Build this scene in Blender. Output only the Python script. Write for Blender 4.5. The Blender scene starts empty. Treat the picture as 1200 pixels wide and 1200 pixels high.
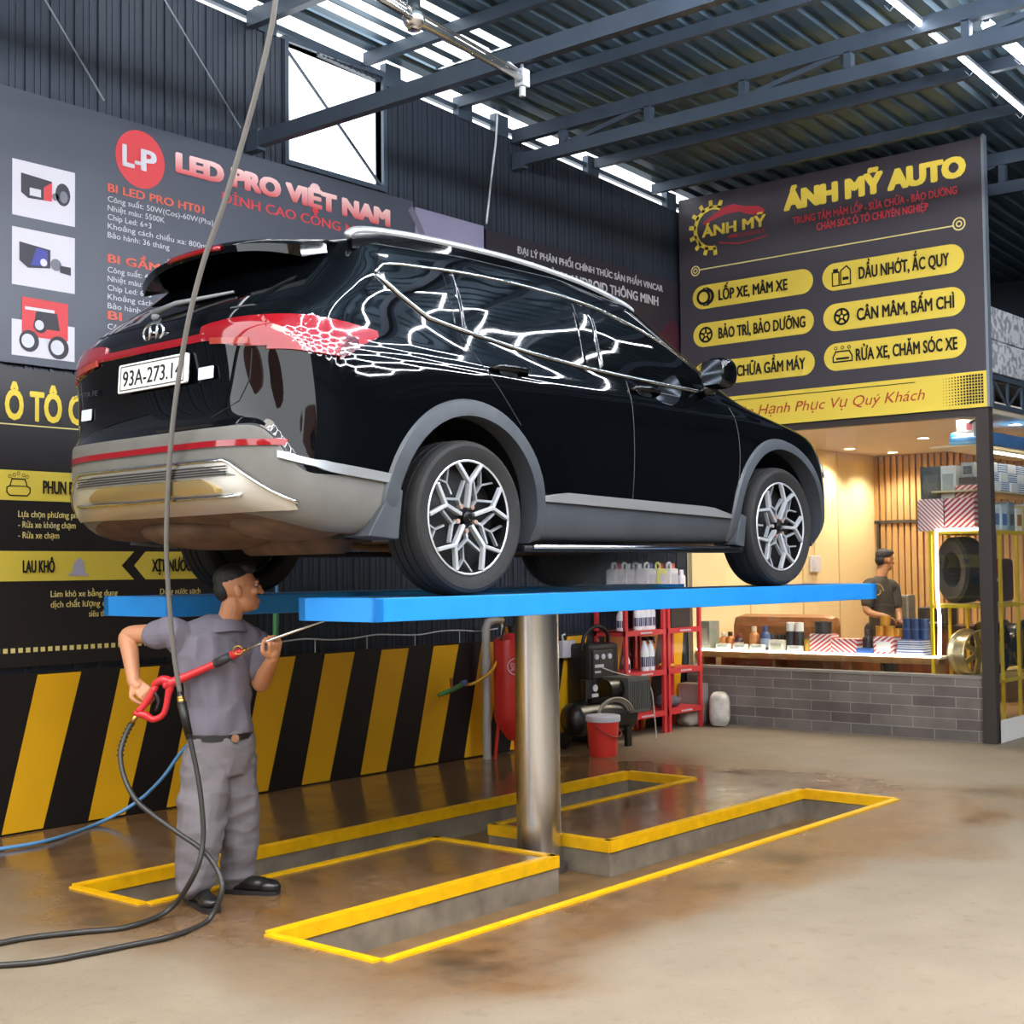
import bpy, bmesh, math, random
import numpy as np
from mathutils import Vector, Matrix
from mathutils.bvhtree import BVHTree
from mathutils import noise as mnoise
random.seed(7)
SC = bpy.context.scene
COL = SC.collection
PI = math.pi

# ------------------------------------------------------------------ camera
F_PX, YAW, PITCH, ROLL, CAM_H = 1615.47, 0.69457055, 0.042453, -0.01143905, 1.61156
_F = Vector((math.cos(YAW)*math.cos(PITCH), math.sin(YAW)*math.cos(PITCH), math.sin(PITCH)))
_R0 = Vector((math.sin(YAW), -math.cos(YAW), 0)); _U0 = _R0.cross(_F)
_R = _R0*math.cos(ROLL)+_U0*math.sin(ROLL); _U = -_R0*math.sin(ROLL)+_U0*math.cos(ROLL)
camd = bpy.data.cameras.new('camera'); cam = bpy.data.objects.new('camera', camd); COL.objects.link(cam)
camd.sensor_width = 36; camd.lens = 36*F_PX/1200; camd.clip_end = 300
m = Matrix((_R, _U, -_F)).transposed().to_4x4(); m.translation = (0, 0, CAM_H); cam.matrix_world = m
SC.camera = cam
def at(px, py, depth):            # a photo pixel and a distance along the view -> a place in the room
    return Vector((0, 0, CAM_H)) + (_R*((px-600)/F_PX) + _U*((600-py)/F_PX) + _F)*depth

def on_x(px, py, X):
    d = at(px, py, 1)-Vector((0, 0, CAM_H)); t = X/d.x; return Vector((0, 0, CAM_H))+d*t
def on_y(px, py, Y):
    d = at(px, py, 1)-Vector((0, 0, CAM_H)); t = Y/d.y; return Vector((0, 0, CAM_H))+d*t

# ------------------------------------------------------------------ view, world, lights
SC.view_settings.view_transform = 'Standard'; SC.view_settings.look = 'None'
SC.view_settings.gamma = 1; SC.view_settings.use_curve_mapping = False
SC.view_settings.exposure = 0.82
SC.cycles.use_denoising = True
SC.cycles.max_bounces = 7; SC.cycles.diffuse_bounces = 4; SC.cycles.glossy_bounces = 4
SC.cycles.transparent_max_bounces = 12; SC.cycles.sample_clamp_indirect = 6
SC.cycles.caustics_reflective = False; SC.cycles.caustics_refractive = False
wd = bpy.data.worlds.new('sky'); SC.world = wd; wd.use_nodes = True
_nt = wd.node_tree; _bg = _nt.nodes['Background']
_bg.inputs[0].default_value = (0.93, 0.97, 1.0, 1); _bg.inputs[1].default_value = 1.95
sun = bpy.data.lights.new('sun', 'SUN'); sun.energy = 1.0; sun.angle = 0.5; sun.color = (1, .93, .82)
suno = bpy.data.objects.new('sun', sun); COL.objects.link(suno)
suno.rotation_euler = Vector((0.75, 0.35, -0.95)).to_track_quat('-Z', 'Y').to_euler()

# ------------------------------------------------------------------ materials
def lin(h):
    if isinstance(h, str):
        h = h.lstrip('#'); c = [int(h[i:i+2], 16)/255 for i in (0, 2, 4)]
    else: c = [v/255 for v in h]
    return tuple(((v+.055)/1.055)**2.4 if v > .04045 else v/12.92 for v in c)+(1,)
_mats = {}
def mat(name, col='#808080', rough=.5, metal=0., coat=0., emit=0., ecol=None, noise=0., nscale=8., bump=0., bscale=60., spec=.5, alpha=1.):
    if name in _mats: return _mats[name]
    M = bpy.data.materials.new(name); M.use_nodes = True; nt = M.node_tree; b = nt.nodes['Principled BSDF']
    c = lin(col)
    b.inputs['Base Color'].default_value = c; b.inputs['Roughness'].default_value = rough
    b.inputs['Metallic'].default_value = metal; b.inputs['Coat Weight'].default_value = coat
    b.inputs['Coat Roughness'].default_value = .03; b.inputs['Specular IOR Level'].default_value = spec
    if emit:
        b.inputs['Emission Color'].default_value = lin(ecol or col); b.inputs['Emission Strength'].default_value = emit
    tc = nt.nodes.new('ShaderNodeTexCoord')
    if noise:
        n = nt.nodes.new('ShaderNodeTexNoise'); n.inputs['Scale'].default_value = nscale; n.inputs['Detail'].default_value = 6
        nt.links.new(tc.outputs['Object'], n.inputs['Vector'])
        r = nt.nodes.new('ShaderNodeValToRGB'); e = r.color_ramp.elements
        e[0].position = .3; e[1].position = .7
        e[0].color = tuple(v*(1-noise) for v in c[:3])+(1,); e[1].color = tuple(min(1, v*(1+noise)) for v in c[:3])+(1,)
        nt.links.new(n.outputs['Fac'], r.inputs['Fac']); nt.links.new(r.outputs['Color'], b.inputs['Base Color'])
    if bump:
        n2 = nt.nodes.new('ShaderNodeTexNoise'); n2.inputs['Scale'].default_value = bscale; n2.inputs['Detail'].default_value = 4
        nt.links.new(tc.outputs['Object'], n2.inputs['Vector'])
        bp = nt.nodes.new('ShaderNodeBump'); bp.inputs['Strength'].default_value = bump; bp.inputs['Distance'].default_value = .01
        nt.links.new(n2.outputs['Fac'], bp.inputs['Height']); nt.links.new(bp.outputs['Normal'], b.inputs['Normal'])
    _mats[name] = M
    return M

# ------------------------------------------------------------------ geometry helpers: a shape is (verts, faces)
def box(x0, x1, y0, y1, z0, z1):
    v = [(x, y, z) for x in (x0, x1) for y in (y0, y1) for z in (z0, z1)]
    return v, [(0, 1, 3, 2), (4, 6, 7, 5), (0, 4, 5, 1), (2, 3, 7, 6), (0, 2, 6, 4), (1, 5, 7, 3)]
def cbox(c, s): return box(c[0]-s[0]/2, c[0]+s[0]/2, c[1]-s[1]/2, c[1]+s[1]/2, c[2]-s[2]/2, c[2]+s[2]/2)
def frame_of(d):
    d = Vector(d).normalized(); a = Vector((0, 0, 1)) if abs(d.z) < .95 else Vector((1, 0, 0))
    u = d.cross(a).normalized(); return u, d.cross(u).normalized()
def tube(path, r, n=8, caps=True):
    P = [Vector(p) for p in path]; R = r if isinstance(r, (list, tuple)) else [r]*len(P)
    v = []; f = []; u = None
    for i, p in enumerate(P):
        d = (P[min(i+1, len(P)-1)]-P[max(i-1, 0)])
        if d.length < 1e-9: d = Vector((0, 0, 1))
        d.normalize()
        if u is None: u, w = frame_of(d)
        else:
            u = (u-d*u.dot(d)); u = u.normalized() if u.length > 1e-6 else frame_of(d)[0]; w = d.cross(u)
        for k in range(n):
            a = 2*PI*k/n; v.append(tuple(p+(u*math.cos(a)+w*math.sin(a))*R[i]))
    for i in range(len(P)-1):
        for k in range(n):
            k2 = (k+1) % n; f.append((i*n+k, i*n+k2, (i+1)*n+k2, (i+1)*n+k))
    if caps: f.append(tuple(range(n-1, -1, -1))); f.append(tuple((len(P)-1)*n+k for k in range(n)))
    return v, f
def spline(pts, sub=8):
    P = [Vector(p) for p in pts]; out = []
    for i in range(len(P)-1):
        p0, p1, p2, p3 = P[max(i-1, 0)], P[i], P[i+1], P[min(i+2, len(P)-1)]
        for k in range(sub):
            t = k/sub
            out.append(.5*((2*p1)+(p2-p0)*t+(2*p0-5*p1+4*p2-p3)*t*t+(3*p1-p0-3*p2+p3)*t**3))
    out.append(P[-1]); return out
def bar(a, b, w, h, up=(0, 0, 1)):           # rectangular bar from a to b
    a, b = Vector(a), Vector(b); d = (b-a).normalized(); s = d.cross(Vector(up))
    s = s.normalized() if s.length > 1e-6 else frame_of(d)[0]; t = s.cross(d)
    v = [tuple(p+s*(i*w/2)+t*(j*h/2)) for p in (a, b) for i, j in ((-1, -1), (1, -1), (1, 1), (-1, 1))]
    return v, [(3, 2, 1, 0), (4, 5, 6, 7), (0, 1, 5, 4), (1, 2, 6, 5), (2, 3, 7, 6), (3, 0, 4, 7)]
def cyl(p, r, h, n=24, axis=(0, 0, 1), r2=None):
    p = Vector(p); q = p+Vector(axis).normalized()*h; return tube([p, q], [r, r if r2 is None else r2], n)
def lathe(prof, n=32, axis='z', closed=False):
    v = []; f = []; m_ = len(prof)
    for k in range(n):
        a = 2*PI*k/n; c, s = math.cos(a), math.sin(a)
        for r, z in prof:
            v.append((r*c, r*s, z) if axis == 'z' else ((r*c, z, r*s) if axis == 'y' else (z, r*c, r*s)))
    for k in range(n):
        k2 = (k+1) % n
        for i in range(m_-1 if not closed else m_):
            j = (i+1) % m_; f.append((k*m_+i, k2*m_+i, k2*m_+j, k*m_+j))
    return v, f
def prism(poly, o, u, w, depth):             # polygon (a,b) in the u,w plane, extruded by -u x w * depth
    o, u, w = Vector(o), Vector(u), Vector(w); nn = u.cross(w).normalized()*depth; n = len(poly)
    v = [tuple(o+u*a+w*b) for a, b in poly]+[tuple(o+u*a+w*b-nn) for a, b in poly]
    return v, [tuple(range(n)), tuple(range(2*n-1, n-1, -1))]+[(i, i+n, (i+1) % n+n, (i+1) % n) for i in range(n)]
def ellipsoid(c, r, nu=16, nv=10, rot=None):
    v = []; f = []
    for j in range(nv+1):
        t = PI*j/nv
        for i in range(nu):
            p = 2*PI*i/nu; q = Vector((r[0]*math.sin(t)*math.cos(p), r[1]*math.sin(t)*math.sin(p), r[2]*math.cos(t)))
            if rot is not None: q = rot @ q
            v.append(tuple(Vector(c)+q))
    for j in range(nv):
        for i in range(nu):
            i2 = (i+1) % nu; f.append((j*nu+i, (j+1)*nu+i, (j+1)*nu+i2, j*nu+i2))
    return v, f
def circle(c, r, n=28, a0=0, a1=2*PI, ry=None):
    return [(c[0]+r*math.cos(a0+(a1-a0)*k/n), c[1]+(ry or r)*math.sin(a0+(a1-a0)*k/n)) for k in range(n)]
def rounded(w, h, r, n=6, c=(0, 0)):
    out = []
    for cx, cy, a in ((w/2-r, h/2-r, 0), (-w/2+r, h/2-r, PI/2), (-w/2+r, -h/2+r, PI), (w/2-r, -h/2+r, 1.5*PI)):
        out += [(c[0]+cx+r*math.cos(a+PI/2*k/n), c[1]+cy+r*math.sin(a+PI/2*k/n)) for k in range(n+1)]
    return out
def join(*gs):
    V = []; F = []
    for v, f in gs:
        o = len(V); V += [tuple(p) for p in v]; F += [tuple(i+o for i in q) for q in f]
    return V, F
def xf(g, M): return [tuple(M @ Vector(p)) for p in g[0]], g[1]

# ------------------------------------------------------------------ object helpers
def obj(name, g, M, parent=None, smooth=False, bevel=0., world=False, weld=False, normals=None, kind=None, label=None):
    v, f = g
    if world and parent is not None:
        inv = parent.matrix_basis.inverted()
        if parent.parent is not None: inv = inv @ parent.parent.matrix_basis.inverted()
        v = [tuple(inv @ Vector(p)) for p in v]
    me = bpy.data.meshes.new(name); me.from_pydata([tuple(p) for p in v], [], f)
    if bevel or weld:
        bm = bmesh.new(); bm.from_mesh(me)
        if weld: bmesh.ops.remove_doubles(bm, verts=bm.verts, dist=1e-5)
        bmesh.ops.recalc_face_normals(bm, faces=bm.faces)
        if bevel:
            es = [e for e in bm.edges if len(e.link_faces) == 2 and e.calc_face_angle(0) > .6]
            bmesh.ops.bevel(bm, geom=es, offset=bevel, segments=2, profile=.6, affect='EDGES', clamp_overlap=True)
        bm.to_mesh(me); bm.free()
    me.materials.append(M)
    if smooth is True: me.polygons.foreach_set('use_smooth', [True]*len(me.polygons))
    elif smooth:
        me.polygons.foreach_set('use_smooth', [True]*len(me.polygons)); me.set_sharp_from_angle(angle=smooth)
    if normals is not None: me.normals_split_custom_set_from_vertices(normals)
    o = bpy.data.objects.new(name, me); COL.objects.link(o)
    if parent is not None: o.parent = parent
    if kind: o['kind'] = kind
    if label: o['label'] = label
    return o
def tag(o, label, cat, group=None, kind=None):
    o['label'] = label; o['category'] = cat
    if group: o['group'] = group
    if kind: o['kind'] = kind
    return o
def thing(name, label, cat, loc=(0, 0, 0), rz=0, group=None):
    o = bpy.data.objects.new(name, None); COL.objects.link(o); o.empty_display_size = .1
    o.location = loc; o.rotation_euler = (0, 0, rz)
    o.matrix_basis = Matrix.Translation(loc) @ Matrix.Rotation(rz, 4, 'Z')
    return tag(o, label, cat, group)
def kids(o): return [c for c in bpy.data.objects if c.parent == o]
def dup(o, loc=None, rz=None, label=None, group=None, parent=None):
    c = o.copy(); COL.objects.link(c)
    if parent is not None: c.parent = parent
    for ch in kids(o): dup(ch, parent=c)
    if loc is not None: c.location = loc
    if rz is not None: c.rotation_euler = (0, 0, rz)
    if label: c['label'] = label
    if group: c['group'] = group
    return c
def struct(name, g, M, **k): return obj(name, g, M, kind='structure', **k)
_tx = {}
_horn = dict(zip('ƠỜỚỞỠỢơờớởỡợ', 'OÒÓỎÕỌoòóỏõọ'))
def _raw(s):
    cu = bpy.data.curves.new('t', 'FONT'); cu.body = s; cu.size = 1; cu.resolution_u = 3
    o = bpy.data.objects.new('t', cu); COL.objects.link(o)
    dg = bpy.context.evaluated_depsgraph_get(); me = bpy.data.meshes.new_from_object(o.evaluated_get(dg))
    v = [(p.co.x, p.co.y) for p in me.vertices]; f = [tuple(p.vertices) for p in me.polygons]
    bpy.data.objects.remove(o); bpy.data.curves.remove(cu); bpy.data.meshes.remove(me); return v, f
def glyphs(s):
    if s not in _tx:
        base = ''.join(_horn.get(c, c) for c in s); v, f = _raw(base)
        for i, c in enumerate(s):
            if c in _horn:                          # the little horn of the letter, set on its right shoulder
                w = _raw(base[:i]+('O' if c.isupper() else 'o'))[0]; x = max(p[0] for p in w); y = .60 if c.isupper() else .40; n = len(v)
                v = v+[(x-.09, y-.05), (x+.02, y), (x+.075, y+.07), (x+.075, y+.16), (x+.015, y+.16), (x+.01, y+.08), (x-.12, y+.03)]; f = f+[tuple(range(n, n+7))]
        _tx[s] = (v, f)
    return _tx[s]
CAP = .727
def text_geo(s, o, u, w, width, cap, bold=.02, lift=.004, shear=0.):    # lettering printed on the plane u,w from o (left end of the baseline)
    v, f = glyphs(s); xs = [p[0] for p in v]; x0, x1 = min(xs), max(xs); b_ = max(0, bold)*1.35
    sy = cap/CAP; sx = width/(x1-x0+2*b_); o, u, w = Vector(o), Vector(u), Vector(w); nn = u.cross(w).normalized()*lift
    sh = [(0, 0)] if b_ < .008 else ([(-b_, 0), (b_, 0)] if b_ < .02 else [(-b_, 0), (b_, 0), (0, b_*.7), (0, -b_*.7), (-b_*.8, b_*.6), (b_*.8, b_*.6), (-b_*.8, -b_*.6), (b_*.8, -b_*.6), (0, 0)])
    return join(*[([tuple(o+u*((a-x0+b_+dx)*sx+shear*(c+dy)*sy)+w*((c+dy)*sy)+nn*(1+.12*i)) for a, c in v], f) for i, (dx, dy) in enumerate(sh)])
def flat(poly, o, u, w, lift=.003):
    o, u, w = Vector(o), Vector(u), Vector(w); nn = u.cross(w).normalized()*lift
    return [tuple(o+u*a+w*b+nn) for a, b in poly], [tuple(range(len(poly)))]
def ring(c, r, t, o, u, w, lift=.004, n=28, a0=0, a1=2*PI):
    v = []; f = []; o, u, w = Vector(o), Vector(u), Vector(w); nn = u.cross(w).normalized()*lift
    for k in range(n+1):
        a = a0+(a1-a0)*k/n
        for q in (r, r-t): v.append(tuple(o+u*(c[0]+q*math.cos(a))+w*(c[1]+q*math.sin(a))+nn))
    for k in range(n): f.append((2*k, 2*k+2, 2*k+3, 2*k+1))
    return v, f
def stroke(pts, t, o, u, w, lift=.004):      # polyline of width t in the plane
    gs = []
    for a, b in zip(pts[:-1], pts[1:]):
        d = Vector((b[0]-a[0], b[1]-a[1])); L = d.length or 1; d /= L; n = Vector((-d.y, d.x))*t/2; e = d*t*.4
        gs.append(flat([(a[0]-e.x-n.x, a[1]-e.y-n.y), (b[0]+e.x-n.x, b[1]+e.y-n.y), (b[0]+e.x+n.x, b[1]+e.y+n.y), (a[0]-e.x+n.x, a[1]-e.y+n.y)], o, u, w, lift))
    return join(*gs)
# ================================================================== the washing bay
concrete = bpy.data.materials.new('wet_concrete'); concrete.use_nodes = True
def _floor_mat():
    nt = concrete.node_tree; b = nt.nodes['Principled BSDF']; N = nt.nodes.new; L = nt.links.new
    tc = N('ShaderNodeTexCoord'); sp = N('ShaderNodeSeparateXYZ'); L(tc.outputs['Object'], sp.inputs[0])
    def noise(sc, det=5, ro=.55):
        n = N('ShaderNodeTexNoise'); n.inputs['Scale'].default_value = sc; n.inputs['Detail'].default_value = det
        n.inputs['Roughness'].default_value = ro; L(tc.outputs['Object'], n.inputs['Vector']); return n.outputs['Fac']
    def math_(op, a, c, d=None, clamp=False):
        m_ = N('ShaderNodeMath'); m_.operation = op; m_.use_clamp = clamp
        for i, q in enumerate((a, c, d)):
            if q is None: continue
            if isinstance(q, (int, float)): m_.inputs[i].default_value = q
            else: L(q, m_.inputs[i])
        return m_.outputs[0]
    def mixc(f, a, c):
        m_ = N('ShaderNodeMix'); m_.data_type = 'RGBA'
        L(f, m_.inputs[0])
        for i, q in ((6, a), (7, c)):
            if isinstance(q, tuple): m_.inputs[i].default_value = q
            else: L(q, m_.inputs[i])
        return m_.outputs[2]
    # how wet the slab is: soaked round the pit and along the striped wall, dry towards the open side
    y = math_('ADD', sp.outputs[1], math_('MULTIPLY', math_('SUBTRACT', noise(1.1), .5), 1.9))
    x = math_('ADD', sp.outputs[0], math_('MULTIPLY', math_('SUBTRACT', noise(.8), .5), 2.0))
    wy = math_('MULTIPLY', math_('SUBTRACT', y, 3.15), 2.2, clamp=True)
    wx0 = math_('MULTIPLY', math_('SUBTRACT', x, 3.2), 1.1, clamp=True)
    wx1 = math_('MULTIPLY', math_('SUBTRACT', 10.6, x), .8, clamp=True)
    wet = math_('MULTIPLY', wy, math_('MULTIPLY', wx0, wx1))
    wet = math_('MULTIPLY', wet, math_('ADD', math_('MULTIPLY', noise(2.6, 6, .65), .9), .42), clamp=True)
    dry = mixc(noise(2.2, 8, .65), lin('#716452'), lin('#91826d'))
    dry = mixc(math_('MULTIPLY', math_('SUBTRACT', noise(9, 6, .7), .55), 2.5, clamp=True), dry, lin('#665640'))
    dry = mixc(math_('MULTIPLY', math_('SUBTRACT', noise(60, 3, .8), .60), 5, clamp=True), dry, lin('#5c4d3a'))
    stain = math_('MULTIPLY', math_('SUBTRACT', noise(1.7, 4), .56), 7, clamp=True)
    damp = mixc(noise(3.2, 7, .7), lin('#553a22'), lin('#86623c'))
    damp = mixc(math_('MULTIPLY', math_('SUBTRACT', noise(14, 6, .75), .52), 5, clamp=True), damp, lin('#452e19'))
    damp = mixc(stain, damp, lin('#45301b'))
    c = mixc(wet, dry, damp); L(c, b.inputs['Base Color'])
    r = math_('SUBTRACT', .62, math_('MULTIPLY', wet, math_('ADD', .33, math_('MULTIPLY', math_('MULTIPLY', math_('SUBTRACT', y, 4.05), 2.5, clamp=True), .225)))); r = math_('ADD', r, math_('MULTIPLY', noise(6, 5), .05)); L(r, b.inputs['Roughness'])
    bp = N('ShaderNodeBump'); bp.inputs['Distance'].default_value = .004
    L(math_('SUBTRACT', .40, math_('MULTIPLY', wet, .38)), bp.inputs['Strength']); L(noise(45, 5, .7), bp.inputs['Height']); L(bp.outputs['Normal'], b.inputs['Normal'])
    b.inputs['Specular IOR Level'].default_value = .42
_floor_mat()
PX0, PX1, PC0, PC1 = 4.09, 9.05, 6.17, 6.66
PA, PB, PCn, PD = 4.14, 4.83, 5.77, 6.37          # near channel A-B, far channel C-D
PZ = -.20
fl = []
def q(x0, x1, y0, y1, z=0.): fl.append(([(x0, y0, z), (x1, y0, z), (x1, y1, z), (x0, y1, z)], [(0, 1, 2, 3)]))
q(-30, 34, -30, PA); q(-30, 34, PD, 8.3); q(-30, PX0, PA, PD); q(PX1, 34, PA, PD)
q(PX0, PC0, PB, PCn); q(PC1, PX1, PB, PCn)
struct('floor', join(*fl), concrete); fl = []
q(PX0, PX1, PA, PB, PZ); q(PX0, PX1, PCn, PD, PZ); q(PC0, PC1, PB, PCn, PZ)
struct('floor_pit', join(*fl), mat('pit_floor', '#765938', .34, noise=.35, nscale=5))
pitm = mat('pit_concrete', '#756a5a', .55, noise=.3, nscale=7)
loops = [([(PX0, PA), (PX0, PB), (PC0, PB), (PC0, PCn), (PX0, PCn), (PX0, PD), (PX1, PD), (PX1, PCn), (PC1, PCn), (PC1, PB), (PX1, PB), (PX1, PA)])]
L_ = loops[0]; v = []; f = []
for i, (a, b) in enumerate(L_): v += [(a, b, 0), (a, b, PZ)]
n = len(L_); f = [(2*i, 2*((i+1) % n), 2*((i+1) % n)+1, 2*i+1) for i in range(n)]
struct('trim_1', (v, f), pitm)
yel = mat('yellow_paint', '#e0a800', .45, noise=.12, nscale=12)
yelw = mat('wall_yellow', '#f0b41a', .42, noise=.05, nscale=3)
# painted steel angle along every edge of the pit
cx_, cy_ = (PX0+PX1)/2, (PA+PD)/2
for i, (a, b) in enumerate(zip(L_, L_[1:]+L_[:1])):
    a, b = Vector(a+(0,)), Vector(b+(0,)); d = (b-a).normalized(); nrm = Vector((-d.y, d.x, 0))
    mid = (a+b)/2
    def inside(p): return PX0 < p.x < PX1 and (PA < p.y < PB or PCn < p.y < PD or (PC0 < p.x < PC1 and PA < p.y < PD))
    if not inside(mid+nrm*.02): nrm = -nrm
    e = d*.0
    top = bar(a-nrm*.022+Vector((0, 0, .004)), b-nrm*.022+Vector((0, 0, .004)), .05, .012)
    leg = bar(a+nrm*.004+Vector((0, 0, -.026)), b+nrm*.004+Vector((0, 0, -.026)), .01, .064)
    struct('trim_%d' % (i+2), join(top, leg), yel)
# ---- the long corrugated wall with the sign boards
WY = 8.0
def roof_z(x): return 5.89-.05*(x-6.5)
blacksheet = mat('black_sheet', '#303742', .45, .2, noise=.15, nscale=2)
WX0, WX1, WZ0, WZ1 = 6.95, 7.97, 4.78, 5.70
ws = []
X0, X1, PITCH_ = .6, 18., .18
n = int((X1-X0)/PITCH_)
def wpiece(xa, xb, za, zb0, zb1):
    ws.append(([(xa, WY, za), (xb, WY, za), (xb, WY, zb1), (xa, WY, zb0), (xa, WY+.06, za), (xb, WY+.06, za), (xb, WY+.06, zb1), (xa, WY+.06, zb0)], [(0, 1, 2, 3), (5, 4, 7, 6), (3, 2, 6, 7), (4, 5, 1, 0), (0, 3, 7, 4), (1, 5, 6, 2)]))
def wtop(x): return roof_z(x)-.15
for xa, xb, hole in ((X0, WX0, 0), (WX0, WX1, 1), (WX1, X1, 0)):
    if not hole: wpiece(xa, xb, 0, wtop(xa), wtop(xb))
    else:
        wpiece(xa, xb, 0, WZ0, WZ0); wpiece(xa, xb, WZ1, wtop(xa), wtop(xb))
for k in range(n):
    x = X0+k*PITCH_
    for dx, w, h in ((0, .022, .016), (.07, .010, .006), (.115, .010, .006)):
        xa = x+dx
        if xa > 12.3: continue
        for za, zb in ([(1.0, WZ0-.02), (WZ1+.01, wtop(xa)-.01)] if WX0-.02 < xa < WX1 else [(1.0, wtop(xa)-.01)]):
            ws.append(box(xa, xa+w, WY-h, WY, za, zb))
struct('wall_left', join(*ws), blacksheet)
steel = mat('painted_steel', '#424e5c', .45, .3, noise=.1, nscale=4)
lightsteel = mat('pale_steel', '#8a949e', .4, .5)
wf = [box(WX0-.04, WX0, WY-.03, WY+.07, WZ0-.04, WZ1+.04), box(WX1, WX1+.04, WY-.03, WY+.07, WZ0-.04, WZ1+.04), box(WX0, WX1, WY-.03, WY+.07, WZ0-.04, WZ0), box(WX0, WX1, WY-.03, WY+.07, WZ1, WZ1+.04)]
win = struct('window_1', join(*wf), steel)
obj('brace', tube([(WX0, WY-.005, WZ1-.06), (WX1, WY-.005, WZ0)], .013, 6), steel, win)
# bar along the gap under the eave
struct('trim_20', join(bar((X0, WY+.03, roof_z(X0)-.075), (X1, WY+.03, roof_z(X1)-.075), .05, .045), *[box(x-.09, x+.09, WY-.02, WY+.05, wtop(x)-.02, roof_z(x)+.02) for x in (2.2, 4.4, 6.75, 8.1, 9.0, 9.5, 10.9, 12.3)]), steel)
# ---- corrugated roof
roofm = mat('roof_sheet', '#576d7c', .36, .5, noise=.15, nscale=1.5)
def roof_sheet(y0, y1, x0, x1, dz=0.):
    v = []; f = []; ys = []
    k = math.floor(y0/.2)
    while k*.2 < y1+.01:
        for dy, h in ((0, 0), (.10, 0), (.125, .035), (.175, .035)): ys.append((k*.2+dy, h))
        k += 1
    ys = [(min(max(a, y0), y1), h) for a, h in ys if y0-.03 <= a <= y1+.03]
    for yy, h in ys: v += [(x0, yy, roof_z(x0)+h+dz), (x1, yy, roof_z(x1)+h+dz)]
    for i in range(len(ys)-1): f.append((2*i, 2*i+1, 2*i+3, 2*i+2))
    return v, f
SKX0, SKX1, SKY0, SKY1 = 5.6, 8.35, 6.9, 7.72
struct('ceiling', join(roof_sheet(-7, SKY0, 1.2, 18), roof_sheet(SKY0, SKY1, 1.2, SKX0), roof_sheet(SKY0, SKY1, SKX1, 18), roof_sheet(SKY1, 7.97, 1.2, 18)), roofm)
clear = bpy.data.materials.new('translucent_sheet'); clear.use_nodes = True
_b = clear.node_tree.nodes['Principled BSDF']; clear.node_tree.nodes.remove(_b)
_t = clear.node_tree.nodes.new('ShaderNodeBsdfTranslucent'); _t.inputs[0].default_value = (.9, .93, .9, 1)
clear.node_tree.links.new(_t.outputs[0], clear.node_tree.nodes['Material Output'].inputs[0])
sk = []
y = SKY0
while y < SKY1-.05:
    sk.append(([(SKX0, y, roof_z(SKX0)), (SKX1, y, roof_z(SKX1)), (SKX1, y+.10, roof_z(SKX1)), (SKX0, y+.10, roof_z(SKX0))], [(0, 1, 2, 3)])); y += .2
struct('window_2', join(*sk), clear)
y = SKY0+.10; sk = []
while y < SKY1:
    sk.append(([(SKX0, y, roof_z(SKX0)+.01), (SKX1, y, roof_z(SKX1)+.01), (SKX1, y+.10, roof_z(SKX1)+.01), (SKX0, y+.10, roof_z(SKX0)+.01)], [(0, 1, 2, 3)])); y += .2
struct('ceiling', join(*sk), roofm)
# purlins under the sheets, trusses across the bay
for i, x in enumerate((3.3, 4.4, 5.5, 7.75, 8.9, 10.9, 11.9)):
    p_ = obj('roof_purlin', box(x-.03, x+.03, -6.8, 7.95, roof_z(x)-.10, roof_z(x)-.005), steel)
    tag(p_, ['dark steel purlin under the roof, first from the open end', 'dark steel purlin under the roof, second from the open end', 'dark steel purlin just before the near truss', 'dark steel purlin above the bright wall window', 'dark steel purlin just before the far truss', 'dark steel purlin just behind the far truss', 'dark steel purlin nearest above the shop sign'][i], 'purlin', 'roof purlins')
def truss(x, zb, label, y=7.4):
    t = thing('roof_truss', label, 'truss', (x, 7.98, zb), 0, 'steel trusses under the roof')
    zt = roof_z(x)-.14
    g = lambda y, z: (0, y-7.98, z-zb)
    obj('bottom_chord', bar(g(7.97, zb), g(-6.8, zb), .07, .11), steel, t)
    obj('top_chord', bar(g(7.97, zt), g(-6.8, zt), .07, .12), steel, t)
    k = 0
    while y > -6.5:
        obj('upright', bar(g(y, zb+.05), g(y, zt-.05), .07, .06, (0, 1, 0)), steel, t)
        a, b = (g(y-.05, zb+.05), g(y-.85, zt-.05)) if k % 2 == 0 else (g(y-.85, zb+.05), g(y-.05, zt-.05))
        if k % 2 == 0: obj('diagonal', bar(a, b, .04, .04), steel, t)
        y -= .92; k += 1
    obj('end_plate', box(-.04, .04, -.14, -.01, -.08, .07), steel, t)
    return t
truss(6.57, 4.82, 'near steel truss crossing in front of the bright window', 2.4)
truss(9.66, 5.36, 'far steel truss with a white conduit along its top chord')
truss(12.85, 5.15, 'steel truss above the shop, behind the big sign')
# far walls that close the bay
backm = mat('dark_wall', '#27313b', .6, noise=.1, nscale=2)
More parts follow.
